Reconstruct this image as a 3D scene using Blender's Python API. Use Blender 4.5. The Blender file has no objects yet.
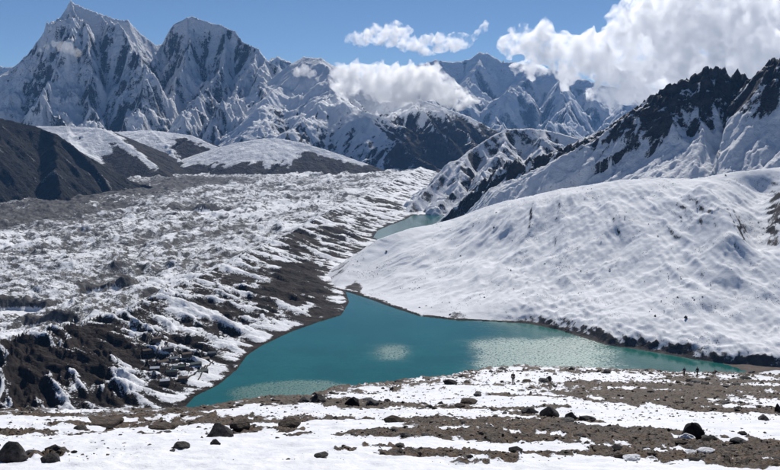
import bpy, bmesh, math, random
import numpy as np
from mathutils import Vector, Matrix

# ------------------------------------------------------------------ camera, sky, sun, exposure
SC = bpy.context.scene
COL = SC.collection
FPX, CU, CV = 900.0, 390.0, 235.0            # focal length in photo pixels, principal point
PITCH = math.atan(115.0 / 900.0)             # camera looks a little down: horizon at row 120
CAMZ = 400.0                                 # camera 400 m above the lake

cam_data = bpy.data.cameras.new('camera')
cam = bpy.data.objects.new('camera', cam_data)
COL.objects.link(cam)
cam.location = (0, 0, CAMZ)
cam.rotation_euler = (math.radians(90) - PITCH, 0, 0)
cam_data.sensor_width = 36.0
cam_data.lens = 36.0 * FPX / 780.0
cam_data.clip_start = 0.5
cam_data.clip_end = 200000.0
SC.camera = cam

SUN_AZ, SUN_EL = math.radians(13.5), math.radians(40.0)     # azimuth to the right of +Y
world = bpy.data.worlds.new('World')
SC.world = world
world.use_nodes = True
wn = world.node_tree
sky = wn.nodes.new('ShaderNodeTexSky')
sky.sky_type = 'NISHITA'
sky.sun_disc = False
sky.sun_elevation = SUN_EL
sky.sun_rotation = SUN_AZ
sky.altitude = 4500.0
sky.air_density = 1.0
sky.dust_density = 0.0
sky.ozone_density = 5.0
bg = wn.nodes['Background']
bg.inputs['Strength'].default_value = 0.065
wn.links.new(sky.outputs['Color'], bg.inputs['Color'])

sl = bpy.data.lights.new('sun', 'SUN')
sl.energy = 4.5
sl.angle = math.radians(0.5)
sl.color = (1.0, 0.97, 0.93)
sun = bpy.data.objects.new('sun', sl)
COL.objects.link(sun)
SUNV = Vector((math.sin(SUN_AZ) * math.cos(SUN_EL), math.cos(SUN_AZ) * math.cos(SUN_EL), math.sin(SUN_EL)))
sun.rotation_euler = SUNV.to_track_quat('Z', 'Y').to_euler()
sun.location = (0, 0, 3000)

SC.view_settings.view_transform = 'Standard'
SC.view_settings.look = 'None'
SC.view_settings.exposure = 0.0
SC.view_settings.gamma = 1.0
SC.view_settings.use_curve_mapping = False
SC.render.engine = 'CYCLES'
SC.cycles.use_denoising = True
SC.cycles.max_bounces = 16
SC.cycles.volume_bounces = 16
SC.cycles.transparent_max_bounces = 16
SC.cycles.volume_step_rate = 1.0
SC.cycles.volume_max_steps = 128

# ------------------------------------------------------------------ helpers: geometry of the place
def P(u, v, D):
    """world point seen at photo position (u, v) at forward distance y = D"""
    cp, sp = math.cos(PITCH), math.sin(PITCH)
    a, b = (u - CU) / FPX, (CV - v) / FPX
    dx, dy, dz = a, b * sp + cp, b * cp - sp
    t = D / dy
    return (dx * t, D, CAMZ + dz * t)

def PZ(u, v, z):
    """world point at height z"""
    cp, sp = math.cos(PITCH), math.sin(PITCH)
    a, b = (u - CU) / FPX, (CV - v) / FPX
    dx, dy, dz = a, b * sp + cp, b * cp - sp
    t = (z - CAMZ) / dz
    return (dx * t, dy * t, z)

# ------------------------------------------------------------------ helpers: noise
def _h(ix, iy, seed):
    n = ix.astype(np.int32).astype(np.uint32) * np.uint32(374761393) + iy.astype(np.int32).astype(np.uint32) * np.uint32(668265263) + np.uint32((seed * 974634777) & 0xFFFFFFFF)
    n ^= n >> np.uint32(13); n *= np.uint32(1274126177)
    n ^= n >> np.uint32(16); n *= np.uint32(2246822519)
    n ^= n >> np.uint32(15)
    return n

def _r(ix, iy, seed):
    return _h(ix, iy, seed) * (1.0 / 4294967295.0)

_GA = np.arange(256) * (2 * np.pi / 256)
_GX, _GY = np.cos(_GA) * 1.41, np.sin(_GA) * 1.41
def perlin(x, y, seed=0):
    ix, iy = np.floor(x), np.floor(y)
    fx, fy = x - ix, y - iy
    ux, uy = fx * fx * fx * (fx * (fx * 6 - 15) + 10), fy * fy * fy * (fy * (fy * 6 - 15) + 10)
    ix = ix.astype(np.int32).astype(np.uint32); iy = iy.astype(np.int32).astype(np.uint32)
    def g(ox, oy):
        k = _h(ix + np.uint32(ox), iy + np.uint32(oy), seed) & np.uint32(255)
        return _GX[k] * (fx - ox) + _GY[k] * (fy - oy)
    a = g(0, 0); a += (g(1, 0) - a) * ux
    b = g(0, 1); b += (g(1, 1) - b) * ux
    return a + (b - a) * uy

def fbm(x, y, octv=5, seed=0, gain=0.5, lac=2.03):
    s, a, f, t = 0.0, 1.0, 1.0, 0.0
    for o in range(octv):
        s = s + a * perlin(x * f + 17.3 * o, y * f - 9.1 * o, seed + o)
        t += a; a *= gain; f *= lac
    return s / t

def ridged(x, y, octv=5, seed=0, gain=0.5, lac=2.1):
    s, a, f, t, w = 0.0, 1.0, 1.0, 0.0, 1.0
    for o in range(octv):
        n = 1 - np.abs(perlin(x * f + 7.7 * o, y * f + 3.1 * o, seed + o))
        n = n * n * w
        w = np.clip(n * 1.6, 0, 1)
        s = s + a * n; t += a; a *= gain; f *= lac
    return s / t

def sstep(a, b, x):
    t = np.clip((x - a) / (b - a), 0, 1)
    return t * t * (3 - 2 * t)

def gradients(X, Y, Z):
    """d/dx and d/dy of Z on a grid whose rows have constant Y"""
    zj, xj = np.gradient(Z, axis=1), np.gradient(X, axis=1)
    gx = zj / xj
    zi, xi, yi = np.gradient(Z, axis=0), np.gradient(X, axis=0), np.gradient(Y, axis=0)
    gy = (zi - gx * xi) / yi
    return gx, gy

def gullies(X, Y, Z, wave, amp, octv=4, seed=0, branch=0.7, gain=0.5, ref=0.25):
    """erosion ribs and gullies running downhill: oriented waves across the slope"""
    gx, gy = gradients(X, Y, Z)
    ox, oy = gx.copy(), gy.copy()
    out = np.zeros_like(Z)
    f, a = 1.0 / wave, amp
    for o in range(octv):
        m = np.sqrt(ox * ox + oy * oy) + 1e-6
        sx, sy = -oy / m, ox / m                       # along the contour
        fade = np.clip(m / ref, 0, 1)
        px, py = X * f + 31.7 * o, Y * f + 11.3 * o
        ix, iy = np.floor(px), np.floor(py)
        fx, fy = px - ix, py - iy
        c = np.zeros_like(Z); s = np.zeros_like(Z); wt = np.zeros_like(Z)
        for i in (-1, 0, 1):
            for j in (-1, 0, 1):
                hx, hy = _r(ix + i, iy + j, seed + 50 + o), _r(ix + i, iy + j, seed + 90 + o)
                dx, dy = fx - i - hx, fy - j - hy
                w = np.exp(-(dx * dx + dy * dy) * 2.2)
                ph = (dx * sx + dy * sy) * 2 * np.pi
                c += np.cos(ph) * w; s += np.sin(ph) * w; wt += w
        c /= wt; s /= wt
        out += a * fade * c
        # side slopes of these ribs bend the next octave's direction
        ox = ox + branch * (-s) * sx * a * 2 * np.pi * f * fade
        oy = oy + branch * (-s) * sy * a * 2 * np.pi * f * fade
        f *= 2.0; a *= gain
    return out

def seg_dist(X, Y, pts, closed=False):
    """distance to a polyline, plus interpolated third coordinate and signed side"""
    best = np.full(X.shape, 1e18); hz = np.zeros(X.shape); side = np.zeros(X.shape)
    n = len(pts)
    for k in range(n if closed else n - 1):
        a, b = pts[k], pts[(k + 1) % n]
        ex, ey = b[0] - a[0], b[1] - a[1]
        L2 = ex * ex + ey * ey + 1e-9
        t = np.clip(((X - a[0]) * ex + (Y - a[1]) * ey) / L2, 0, 1)
        dx, dy = X - a[0] - t * ex, Y - a[1] - t * ey
        d2 = dx * dx + dy * dy
        m = d2 < best
        best = np.where(m, d2, best)
        if len(a) > 2:
            hz = np.where(m, a[2] + t * (b[2] - a[2]), hz)
        side = np.where(m, np.sign(ex * (Y - a[1]) - ey * (X - a[0])), side)
    return np.sqrt(best), hz, side

def inside(X, Y, poly):
    r = np.zeros(X.shape, bool)
    n = len(poly)
    for k in range(n):
        x1, y1 = poly[k][0], poly[k][1]
        x2, y2 = poly[(k + 1) % n][0], poly[(k + 1) % n][1]
        c = ((y1 > Y) != (y2 > Y)) & (X < (x2 - x1) * (Y - y1) / (y2 - y1 + 1e-12) + x1)
        r ^= c
    return r

def rect(x0, x1, y0, y1, nx, ny):
    return np.meshgrid(np.linspace(x0, x1, nx), np.linspace(y0, y1, ny))

def geo_rows(y0, y1, ny):
    return y0 * (y1 / y0) ** (np.arange(ny) / (ny - 1))

# ------------------------------------------------------------------ helpers: objects
def tag(o, label=None, cat=None, group=None, kind=None):
    if label: o['label'] = label
    if cat: o['category'] = cat
    if group: o['group'] = group
    if kind: o['kind'] = kind
    return o

def mesh_from(name, V, F, mat, attrs=None, smooth=True):
    me = bpy.data.meshes.new(name)
    V = np.asarray(V, np.float32); F = np.asarray(F, np.int32)
    me.vertices.add(len(V)); me.vertices.foreach_set('co', V.ravel())
    k = F.shape[1]
    me.loops.add(F.size); me.loops.foreach_set('vertex_index', F.ravel())
    me.polygons.add(len(F))
    me.polygons.foreach_set('loop_start', np.arange(0, F.size, k, dtype=np.int32))
    me.polygons.foreach_set('loop_total', np.full(len(F), k, np.int32))
    me.update(calc_edges=True)
    if smooth: me.polygons.foreach_set('use_smooth', np.ones(len(F), bool))
    for nm, arr in (attrs or {}).items():
        at = me.attributes.new(nm, 'FLOAT', 'POINT')
        at.data.foreach_set('value', np.asarray(arr, np.float32).ravel())
    if mat: me.materials.append(mat)
    return me

def link(name, me, parent=None):
    o = bpy.data.objects.new(name, me)
    COL.objects.link(o)
    if parent: o.parent = parent
    return o

def sheet(name, X, Y, Z, mat, attrs=None, keep=None):
    """a height field as one mesh; keep = mask per vertex, faces with no kept corner are dropped"""
    ny, nx = X.shape
    idx = np.arange(ny * nx).reshape(ny, nx)
    F = np.stack([idx[:-1, :-1], idx[:-1, 1:], idx[1:, 1:], idx[1:, :-1]], -1).reshape(-1, 4)
    V = np.stack([X.ravel(), Y.ravel(), Z.ravel()], 1)
    at = {k: v.ravel() for k, v in (attrs or {}).items()}
    if keep is not None:
        F = F[keep.ravel()[F].any(1)]
        used = np.unique(F); remap = np.zeros(len(V), np.int64); remap[used] = np.arange(len(used))
        F = remap[F]; V = V[used]; at = {k: v[used] for k, v in at.items()}
    return link(name, mesh_from(name, V, F, mat, at))

# ------------------------------------------------------------------ materials
class NT:
    def __init__(s, name):
        s.m = bpy.data.materials.new(name); s.m.use_nodes = True
        s.t = s.m.node_tree; s.n = s.t.nodes
        s.b = s.n['Principled BSDF']; s.out = s.n['Material Output']
    def node(s, typ, ins=None, **kw):
        nd = s.n.new(typ)
        for k, v in kw.items(): setattr(nd, k, v)
        for k, v in (ins or {}).items():
            if isinstance(v, bpy.types.NodeSocket): s.t.links.new(v, nd.inputs[k])
            else: nd.inputs[k].default_value = v
        return nd
    def link(s, a, b): s.t.links.new(a, b)
    def pos(s):
        return s.node('ShaderNodeNewGeometry').outputs['Position']
    def noise(s, vec, scale, detail=6, rough=0.55, dist=0.0):
        return s.node('ShaderNodeTexNoise', {'Vector': vec, 'Scale': scale, 'Detail': detail, 'Roughness': rough, 'Distortion': dist}).outputs['Fac']
    def math(s, op, a, b=0.0, c=None, clamp=False):
        ins = {0: a, 1: b}
        if c is not None: ins[2] = c
        return s.node('ShaderNodeMath', ins, operation=op, use_clamp=clamp).outputs[0]
    def smooth(s, v, lo, hi, a=0.0, b=1.0):
        return s.node('ShaderNodeMapRange', {'Value': v, 'From Min': lo, 'From Max': hi, 'To Min': a, 'To Max': b}, interpolation_type='SMOOTHSTEP').outputs['Result']
    def mix(s, f, a, b):
        nd = s.node('ShaderNodeMix', {'Factor': f}, data_type='RGBA')
        for k, v in ((6, a), (7, b)):
            if isinstance(v, bpy.types.NodeSocket): s.link(v, nd.inputs[k])
            else: nd.inputs[k].default_value = (*v, 1.0)
        return nd.outputs[2]
    def attr(s, nm):
        return s.node('ShaderNodeAttribute', attribute_name=nm).outputs['Fac']

SNOW = (0.87, 0.88, 0.90)

def terrain_mat(name, rock1, rock2, cell, amp=0.5, soft=0.1, bump=1.0, snow=SNOW, third=None, rough=0.8, speck=0.0, speck_cell=8.0):
    """snow over rock; 'snow' attribute carries where snow lies, fine noise breaks its edge. cell = size (m) of the finest pattern"""
    g = NT(name); p = g.pos()
    n1 = g.noise(p, 1.0 / (cell * 6), 8, 0.62)
    n2 = g.noise(p, 1.0 / cell, 5, 0.6)
    brk = g.math('ADD', g.math('MULTIPLY', g.math('SUBTRACT', n1, 0.5), amp), g.math('MULTIPLY', g.math('SUBTRACT', n2, 0.5), amp * 0.9))
    f = g.math('ADD', g.attr('snow'), brk)
    f = g.smooth(f, 0.5 - soft, 0.5 + soft)
    if speck > 0:      # stones and tufts poking through
        v = g.node('ShaderNodeTexVoronoi', {'Vector': p, 'Scale': 1.0 / speck_cell, 'Randomness': 1.0})
        msk = g.noise(p, 1.0 / (speck_cell * 14), 4, 0.6)
        sp = g.smooth(g.math('SUBTRACT', v.outputs['Distance'], g.math('MULTIPLY', g.smooth(msk, 0.42, 0.7), speck)), 0.0, 0.05)
        f = g.math('MULTIPLY', f, sp)
    rn = g.noise(p, 1.0 / (cell * 9), 9, 0.65)
    rock = g.mix(g.smooth(rn, 0.33, 0.68), rock1, rock2)
    if third:
        rock = g.mix(g.smooth(g.noise(p, 1.0 / (cell * 40), 5, 0.6), 0.5, 0.66), rock, third)
    sn = g.mix(g.smooth(g.noise(p, 1.0 / (cell * 14), 5, 0.6), 0.3, 0.75), snow, tuple(c * 0.93 for c in snow))
    col = g.mix(f, rock, sn)
    g.link(col, g.b.inputs['Base Color'])
    g.b.inputs['Roughness'].default_value = rough
    g.b.inputs['Specular IOR Level'].default_value = 0.08
    hh = g.math('ADD', g.math('MULTIPLY', n1, cell * 1.6), g.math('MULTIPLY', n2, cell * 0.5))
    hh = g.math('MULTIPLY', hh, g.smooth(f, 0.0, 1.0, 1.0, 0.45))
    bp = g.node('ShaderNodeBump', {'Height': hh, 'Strength': 1.0, 'Distance': bump})
    g.link(bp.outputs['Normal'], g.b.inputs['Normal'])
    return g.m

def plain_mat(name, c1, c2=None, scale=3.0, rough=0.8, bump=0.0, obj_space=True):
    g = NT(name)
    vec = g.node('ShaderNodeTexCoord').outputs['Object'] if obj_space else g.pos()
    n = g.noise(vec, scale, 6, 0.62)
    g.link(g.mix(g.smooth(n, 0.3, 0.7), c1, c2 or tuple(x * 0.7 for x in c1)), g.b.inputs['Base Color'])
    g.b.inputs['Roughness'].default_value = rough
    g.b.inputs['Specular IOR Level'].default_value = 0.25
    if bump:
        bp = g.node('ShaderNodeBump', {'Height': n, 'Strength': 0.8, 'Distance': bump})
        g.link(bp.outputs['Normal'], g.b.inputs['Normal'])
    return g.m

# ------------------------------------------------------------------ shorelines and crest lines (metres)
LAKE_PX = [(345, 291), (349, 302), (341, 315), (318, 322), (290, 332), (262, 345), (247, 355), (236, 370), (218, 385), (195, 396), (183, 409), (188, 425),
           (300, 440), (480, 432), (640, 415), (742, 392), (746, 380), (744, 371), (720, 363), (680, 357), (640, 350), (605, 345), (590, 340), (560, 330), (530, 324), (490, 321), (455, 320), (420, 316), (395, 308), (370, 299)]
LAKE = [PZ(u, v, 0.0) for u, v in LAKE_PX]
LAKE2_PX = [(373, 237), (378, 230), (390, 225), (404, 220), (413, 215), (440, 215), (458, 217), (485, 222), (480, 240), (420, 245), (380, 241)]
LAKE2 = [PZ(u, v, 0.0) for u, v in LAKE2_PX]

def ridge_line(pts): return [P(*q) for q in pts]

def skeleton(X, Y, ridges, warp=0.0, wl=800.0, seed=3, soft=25.0):
    """height from ridge lines: each = (points, slope, reach) falling away with distance, merged by a soft maximum"""
    if warp:
        Xw = X + warp * fbm(X / wl, Y / wl, 4, seed)
        Yw = Y + warp * fbm(X / wl + 40, Y / wl + 7, 4, seed + 9)
    Z = None; dmin = None
    for pts, slope, reach in ridges:
        d0, h0, _ = seg_dist(X, Y, pts)
        if warp:
            d1, h1, _ = seg_dist(Xw, Yw, pts)
            k = sstep(15, warp * 1.3, d0) if Z is None else sstep(0, warp, dm0)
            d, h = d0 * (1 - k) + d1 * k, h0 * (1 - k) + h1 * k
        else: d, h = d0, h0
        z = h - reach * (1 - np.exp(-d * slope / reach)) - 0.22 * d
        if Z is None: Z, dmin, dm0 = z, d0, d0
        else:
            e = np.clip(0.5 + 0.5 * (z - Z) / soft, 0, 1)
            Z = Z * (1 - e) + z * e + soft * e * (1 - e) * 0.5
            dmin = np.minimum(dmin, d0)
    return Z, dmin, dm0

def slope_nz(X, Y, Z):
    gx, gy = gradients(X, Y, Z)
    return 1 / np.sqrt(1 + gx * gx + gy * gy), gx, gy

# ================================================================== GROUND
mat_ground = terrain_mat('snowy_lowland', (0.07, 0.06, 0.05), (0.12, 0.1, 0.085), 25.0)
gx_, gy_ = rect(-60000, 60000, -20000, 90000, 60, 60)
gz_ = -70 + 25 * fbm(gx_ / 9000, gy_ / 9000, 3, 5)
tag(sheet('ground', gx_, gy_, gz_, mat_ground, {'snow': np.full(gx_.shape, 0.6)}), 'snow dusted lowland stretching away beneath the mountains', kind='structure')

# ================================================================== LAKES
def water_mat():
    g = NT('glacial_water'); p = g.pos()
    ruf = g.attr('ruffle')
    n1 = g.noise(p, 1 / 120.0, 4, 0.6)
    col = g.mix(g.smooth(n1, 0.3, 0.7), (0.010, 0.105, 0.088), (0.016, 0.135, 0.112))
    g.link(col, g.b.inputs['Base Color'])
    edge = g.noise(p, 1 / 35.0, 5, 0.65)
    m = g.smooth(g.math('ADD', ruf, g.math('MULTIPLY', g.math('SUBTRACT', edge, 0.5), 0.5)), 0.1, 1.9, 0.0, 2.0)
    g.b.inputs['IOR'].default_value = 1.33
    spk = g.noise(p, 1 / 4.5, 3, 0.75)
    m = g.math('MULTIPLY', m, g.smooth(spk, 0.36, 0.58, 0.3, 1.25))
    g.link(g.smooth(m, 0, 2, 0.10, 0.66), g.b.inputs['Roughness'])
    d1 = g.node('ShaderNodeVectorMath', {0: p, 1: (0.5 / 2.4, -0.866 / 2.4, 0)}, operation='DOT_PRODUCT').outputs['Value']
    d2 = g.node('ShaderNodeVectorMath', {0: p, 1: (0.866 / 8.0, 0.5 / 8.0, 0)}, operation='DOT_PRODUCT').outputs['Value']
    wv = g.node('ShaderNodeCombineXYZ', {'X': d1, 'Y': d2}).outputs['Vector']     # wind waves: long crests
    rip = g.noise(wv, 1.0, 3, 0.6)
    rip2 = g.noise(p, 1 / 14.0, 3, 0.6)
    h = g.math('MULTIPLY', g.math('ADD', rip, g.math('MULTIPLY', rip2, 0.8)), g.smooth(m, 0, 2, 0.05, 0.16))
    bp = g.node('ShaderNodeBump', {'Height': h, 'Strength': 1.0, 'Distance': 2.2})
    g.link(bp.outputs['Normal'], g.b.inputs['Normal'])
    return g.m
mat_water = water_mat()

def ell(X, Y, u, v, ru, rv, z=0.0, rot=0.0):
    c = PZ(u, v, z); cx = PZ(u + ru, v, z)[0] - c[0]; cy = abs(PZ(u, v - rv, z)[1] - PZ(u, v + rv, z)[1]) / 2
    dx, dy = (X - c[0]) / cx, (Y - c[1]) / cy
    if rot: dx, dy = dx * math.cos(rot) + dy * math.sin(rot), -dx * math.sin(rot) + dy * math.cos(rot)
    return np.sqrt(dx * dx + dy * dy)

def make_lake(name, poly, step, label, ruffle):
    xs = [q[0] for q in poly]; ys = [q[1] for q in poly]
    X, Y = rect(min(xs) - 30, max(xs) + 30, min(ys) - 30, max(ys) + 30, int((max(xs) - min(xs)) / step) + 8, int((max(ys) - min(ys)) / step) + 8)
    d, _, _ = seg_dist(X, Y, poly, True)
    ins = inside(X, Y, poly)
    keep = ins | (d < 25)
    o = sheet(name, X, Y, np.zeros_like(X), mat_water, {'ruffle': ruffle(X, Y)}, keep)
    return tag(o, label, kind='structure')

def ruffle1(X, Y):
    w = fbm(X / 130, Y / 130, 4, 77) * 0.3
    a = 1 - sstep(0.65, 1.15, ell(X, Y, 298, 393, 84, 19) + w)
    c = (1 - sstep(0.5, 1.3, ell(X, Y, 560, 362, 122, 42) + w)) * (1 - 0.5 * sstep(560, 700, X / Y * FPX + CU))
    e = 1.0 * (1 - sstep(0.0, 1.4, ell(X, Y, 390, 352, 38, 15) + w))
    h = 0.36 * (1 - sstep(0.1, 1.3, ell(X, Y, 300, 352, 34, 7) + w))
    return np.maximum.reduce([a * 1.2, c * 1.0, e, h])
make_lake('lake', LAKE, 7.0, 'large turquoise glacial lake with wind ruffled silvery patches below the snowy hill', ruffle1)
make_lake('lake', LAKE2, 14.0, 'small distant turquoise lake beyond the snowy hill', lambda X, Y: 0.2 * (1 - sstep(0.5, 1.1, ell(X, Y, 412, 222, 22, 4))))

# ================================================================== VALLEY: GLACIER AND MORAINE
CREST = [P(-130, 368, 1180), P(-60, 362, 1240), P(0, 343, 1330), P(45, 330, 1420), P(100, 318, 1540), P(150, 300, 1690), P(188, 281, 1870), P(222, 266, 2080), P(262, 246, 2420), P(290, 234, 2750), P(330, 212, 3400), P(372, 192, 4450), P(405, 176, 5700), P(420, 168, 6800), P(428, 160, 8200)]
LOW = [PZ(-150, 470, 2), PZ(0, 450, 2), PZ(120, 425, 2), PZ(183, 409, 0), PZ(195, 396, 0), PZ(218, 385, 0), PZ(236, 370, 0), PZ(247, 355, 0), PZ(262, 345, 0), PZ(290, 332, 0), PZ(318, 322, 0), PZ(341, 315, 0), PZ(349, 302, 0), PZ(345, 291, 0),
       PZ(334, 278, 0), PZ(345, 262, 0), PZ(362, 248, 0), PZ(373, 237, 0), PZ(378, 230, 0), PZ(390, 225, 0), PZ(404, 220, 0), PZ(413, 215, 0), PZ(420, 198, 0), PZ(432, 180, 0), PZ(448, 165, 0), PZ(460, 158, 0)]
yy = geo_rows(1080.0, 8400.0, 540)
aa = np.linspace(-0.58, 0.14, 640)
X = yy[:, None] * aa[None, :]; Y = np.repeat(yy[:, None], len(aa), 1)
wx = X + 14 * fbm(X / 120, Y / 120, 3, 61); wy = Y + 14 * fbm(X / 120 + 9, Y / 120, 3, 62)
dc, zc, side = seg_dist(wx, wy, CREST)
dl, _, sideL = seg_dist(X, Y, LOW)
lake_side = inside(wx, wy, CREST + [(20000, 8200), (20000, 0), (-3000, 0)])       # right of the crest, walking away from the camera
sideL = np.where(inside(X, Y, LOW + [(-9000, 9500), (-9000, 800)]), 1.0, -1.0)
t = dl / (dl + dc + 1e-6)
t = np.where(sideL < 0, 0, t)
Zl = 1.5 + zc * t ** 1.25
# glacier
hum = ridged(X / 210 + 0.3 * fbm(X / 90, Y / 90, 3, 8), Y / 260, 5, 21)
hum2 = ridged(X / 70, Y / 90, 4, 31)
ru_, rv_ = X * 0.97 - Y * 0.24, X * 0.24 + Y * 0.97
flow = ridged(ru_ / 170 + 0.6 * fbm(X / 300, Y / 300, 3, 95), rv_ / 560, 4, 96)
zg = 14 + 10 * fbm(X / 900, Y / 900, 3, 12)
Zg = zg + 19 * (hum - 0.45) + 9 * (hum2 - 0.45) + 34 * (flow - 0.45)
hum3 = ridged(X / 30 + 0.3 * fbm(X / 60, Y / 60, 2, 98), Y / 34, 3, 97)
Zg = Zg + 5 * (hum3 - 0.45)
pond, cliff = np.zeros_like(X), np.zeros_like(X)
for u, v, ru, rv in [(108, 293, 26, 4), (12, 311, 32, 5), (45, 325, 22, 3), (198, 212, 30, 2.4)]:
    r_e = ell(X, Y, u, v, ru, rv, 8.0) + 0.45 * fbm(X / 45, Y / 45, 3, 99)
    pc = PZ(u, v, 8.0)
    pd = 1 - sstep(0.85, 1.05, r_e)
    pond = np.maximum(pond, pd)
    cl_ = np.exp(-((r_e - 1.45) / 0.32) ** 2) * sstep(-0.1, 0.3, (Y - pc[1]) / (abs(PZ(u, v - rv, 8)[1] - pc[1]) + 1))
    Zg = Zg * (1 - pd) + (zg - 12) * pd + cl_ * 5 * (0.3 + 1.1 * hum3)
    cliff = np.maximum(cliff, sstep(0.9, 1.05, r_e) * (1 - sstep(1.25, 1.5, r_e)) * sstep(-0.1, 0.3, (Y - pc[1]) / (abs(PZ(u, v - rv, 8)[1] - pc[1]) + 1)))
Zg = zg + (Zg - zg) * sstep(0, 120, dc) + (zc - zg) * np.exp(-(dc / 55.0) ** 1.3)
Zb = np.where(lake_side, Zl, Zg)
mor = np.where(lake_side, 1.0, np.exp(-dc / 90))
amp_m = (9.0 + 4 * sstep(1900, 1400, Y)) * mor * np.clip(t * 3.2, 0.12, 1) 
base = np.where(lake_side, Zl, zc * np.exp(-dc / 60))
Er = gullies(X + 55 * fbm(X / 240, Y / 240, 3, 81), Y + 55 * fbm(X / 240 + 5, Y / 240, 3, 82), base + 10 * fbm(X / 170, Y / 170, 3, 83), 115.0, 1.0, 5, 5, 0.03, 0.6, 0.12)
Er = Er * (0.65 + 0.9 * np.abs(fbm(X / 200, Y / 200, 3, 84)))
Er2 = gullies(X, Y, base, 42.0, 1.0, 3, 15, 0.03, 0.6, 0.12)
Er = Er + 0.3 * Er2
Z = Zb + Er * amp_m + mor * 1.8 * fbm(X / 18, Y / 18, 4, 40) * np.clip(t * 2, 0.15, 1)
# secondary rib east of the stream: hummocky ground between the lakes
dsh, _, _ = seg_dist(X, Y, LAKE, True); inL = inside(X, Y, LAKE)
dsh2, _, _ = seg_dist(X, Y, LAKE2, True); inL2 = inside(X, Y, LAKE2)
Z = np.maximum(Z, 0.3 + 0.4 * sstep(0, 30, np.minimum(dsh, dsh2)))
Z = np.where(inL, -np.minimum(0.25 * dsh, 20) - 0.3, Z)
Z = np.where(inL2, -np.minimum(0.25 * dsh2, 20) - 0.3, Z)
Zin = Z
nz, gxx, gyy = slope_nz(X, Y, Z)
big = fbm(X / 260, Y / 320, 4, 71)
med = fbm(X / 60, Y / 75, 4, 72)
# moraine: gully flanks bare, hollows snowy; bare scree belts, denser towards the near left
bare_px = [(300, 278, 34, 22), (60, 372, 60, 24), (10, 385, 50, 30), (110, 350, 46, 18), (325, 300, 16, 10), (300, 246, 26, 8), (95, 395, 25, 16), (270, 297, 20, 10), (340, 232, 26, 5), (385, 203, 20, 3)]
bare = np.zeros_like(X)
for u, v, ru, rv in bare_px:
    bare = np.maximum(bare, 1 - sstep(0.45, 1.35, ell(X, Y, u, v, ru, rv, 25.0) + 0.5 * med))
bare = bare + 0.7 * (1 - sstep(0.5, 1.2, ell(X, Y, 303, 280, 30, 20, 25.0) + 0.5 * med))
near_left = sstep(0.0, 1.0, np.clip((1700 - Y) / 500, 0, 1))
s_m = 0.63 + 0.62 * Er - 0.9 * (1 - nz) + 0.45 * big + 0.7 * med - 0.48 * bare + 0.10 * near_left * (0.4 + Er)
s_g = 0.63 + 0.9 * (0.47 - hum) * -0.1 - 1.1 * np.clip(0.93 - nz, 0, 1) + 0.22 * big + 0.26 * med - 0.9 * np.clip(gyy, -0.2, 0.45) * -1.0 * 0
s_g = s_g - 0.25 * np.clip(-gyy - 0.12, 0, 1)
# smooth grey gravel band of the far lateral moraine, at the foot of the dark mountain
far_band = [P(-140, 225, 4100), PZ(0, 222, 0), PZ(60, 209, 0), PZ(118, 196, 0), PZ(170, 187, 0), PZ(200, 183, 0)]
dfb, _, _ = seg_dist(X, Y, far_band)
fb = np.exp(-(dfb / (250 + 120 * med)) ** 2)
s_g = s_g - 0.65 * fb
flat_snow = sstep(0.1, 0.35, fbm(X / 380 + 5, Y / 620, 3, 88)) * sstep(0.9, 0.975, nz)
s_g = s_g + 0.5 * flat_snow + 0.8 * pond - 0.5 * cliff - 0.20 * sstep(0.5, 0.25, hum3) - 0.16 * sstep(0.55, 0.3, flow)
dmin_sh = np.minimum(np.where(inL, 0, dsh), np.where(inL2, 0, dsh2))
snow = np.where(lake_side, s_m, s_g * (1 - mor) + s_m * mor)
snow = snow - 0.6 * np.exp(-(dmin_sh / 9.0) ** 2)
vil = 1 - sstep(0.5, 1.2, ell(X, Y, 170, 366, 46, 24, 6.0) + 0.3 * med)
snow = snow - 0.28 * vil
mat_mor = terrain_mat('moraine_scree_and_snow', (0.007, 0.005, 0.004), (0.045, 0.032, 0.024), 3.0, 1.4, 0.10, 1.6, third=(0.03, 0.022, 0.017))
mat_gla = terrain_mat('debris_covered_ice', (0.04, 0.038, 0.037), (0.17, 0.16, 0.152), 3.2, 1.35, 0.14, 1.2)
on_mor = lake_side | (dc < 45)
keep_all = (sideL >= 0) | (np.minimum(dl, 1e9) < 260) | inL | inL2
VAL = (X, Y, Z)
o = sheet('glacier', X, Y, Z, mat_gla, {'snow': snow}, (~on_mor))
tag(o, 'broad debris covered glacier, hummocky grey ice and rubble dusted with snow', kind='structure')
o = sheet('moraine', X, Y, Z - np.where(on_mor, 0, 0.4), mat_mor, {'snow': snow}, on_mor & keep_all)
tag(o, 'long lateral moraine with dark brown gullied scree and snow beside the lake', kind='structure')

def valley_z(x, y):
    i = np.clip(np.searchsorted(yy, y), 1, len(yy) - 1)
    j = int(np.clip(np.searchsorted(aa, x / y), 0, len(aa) - 1))
    return float(Z_VAL[i, j])
Z_VAL = Z.copy()

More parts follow.
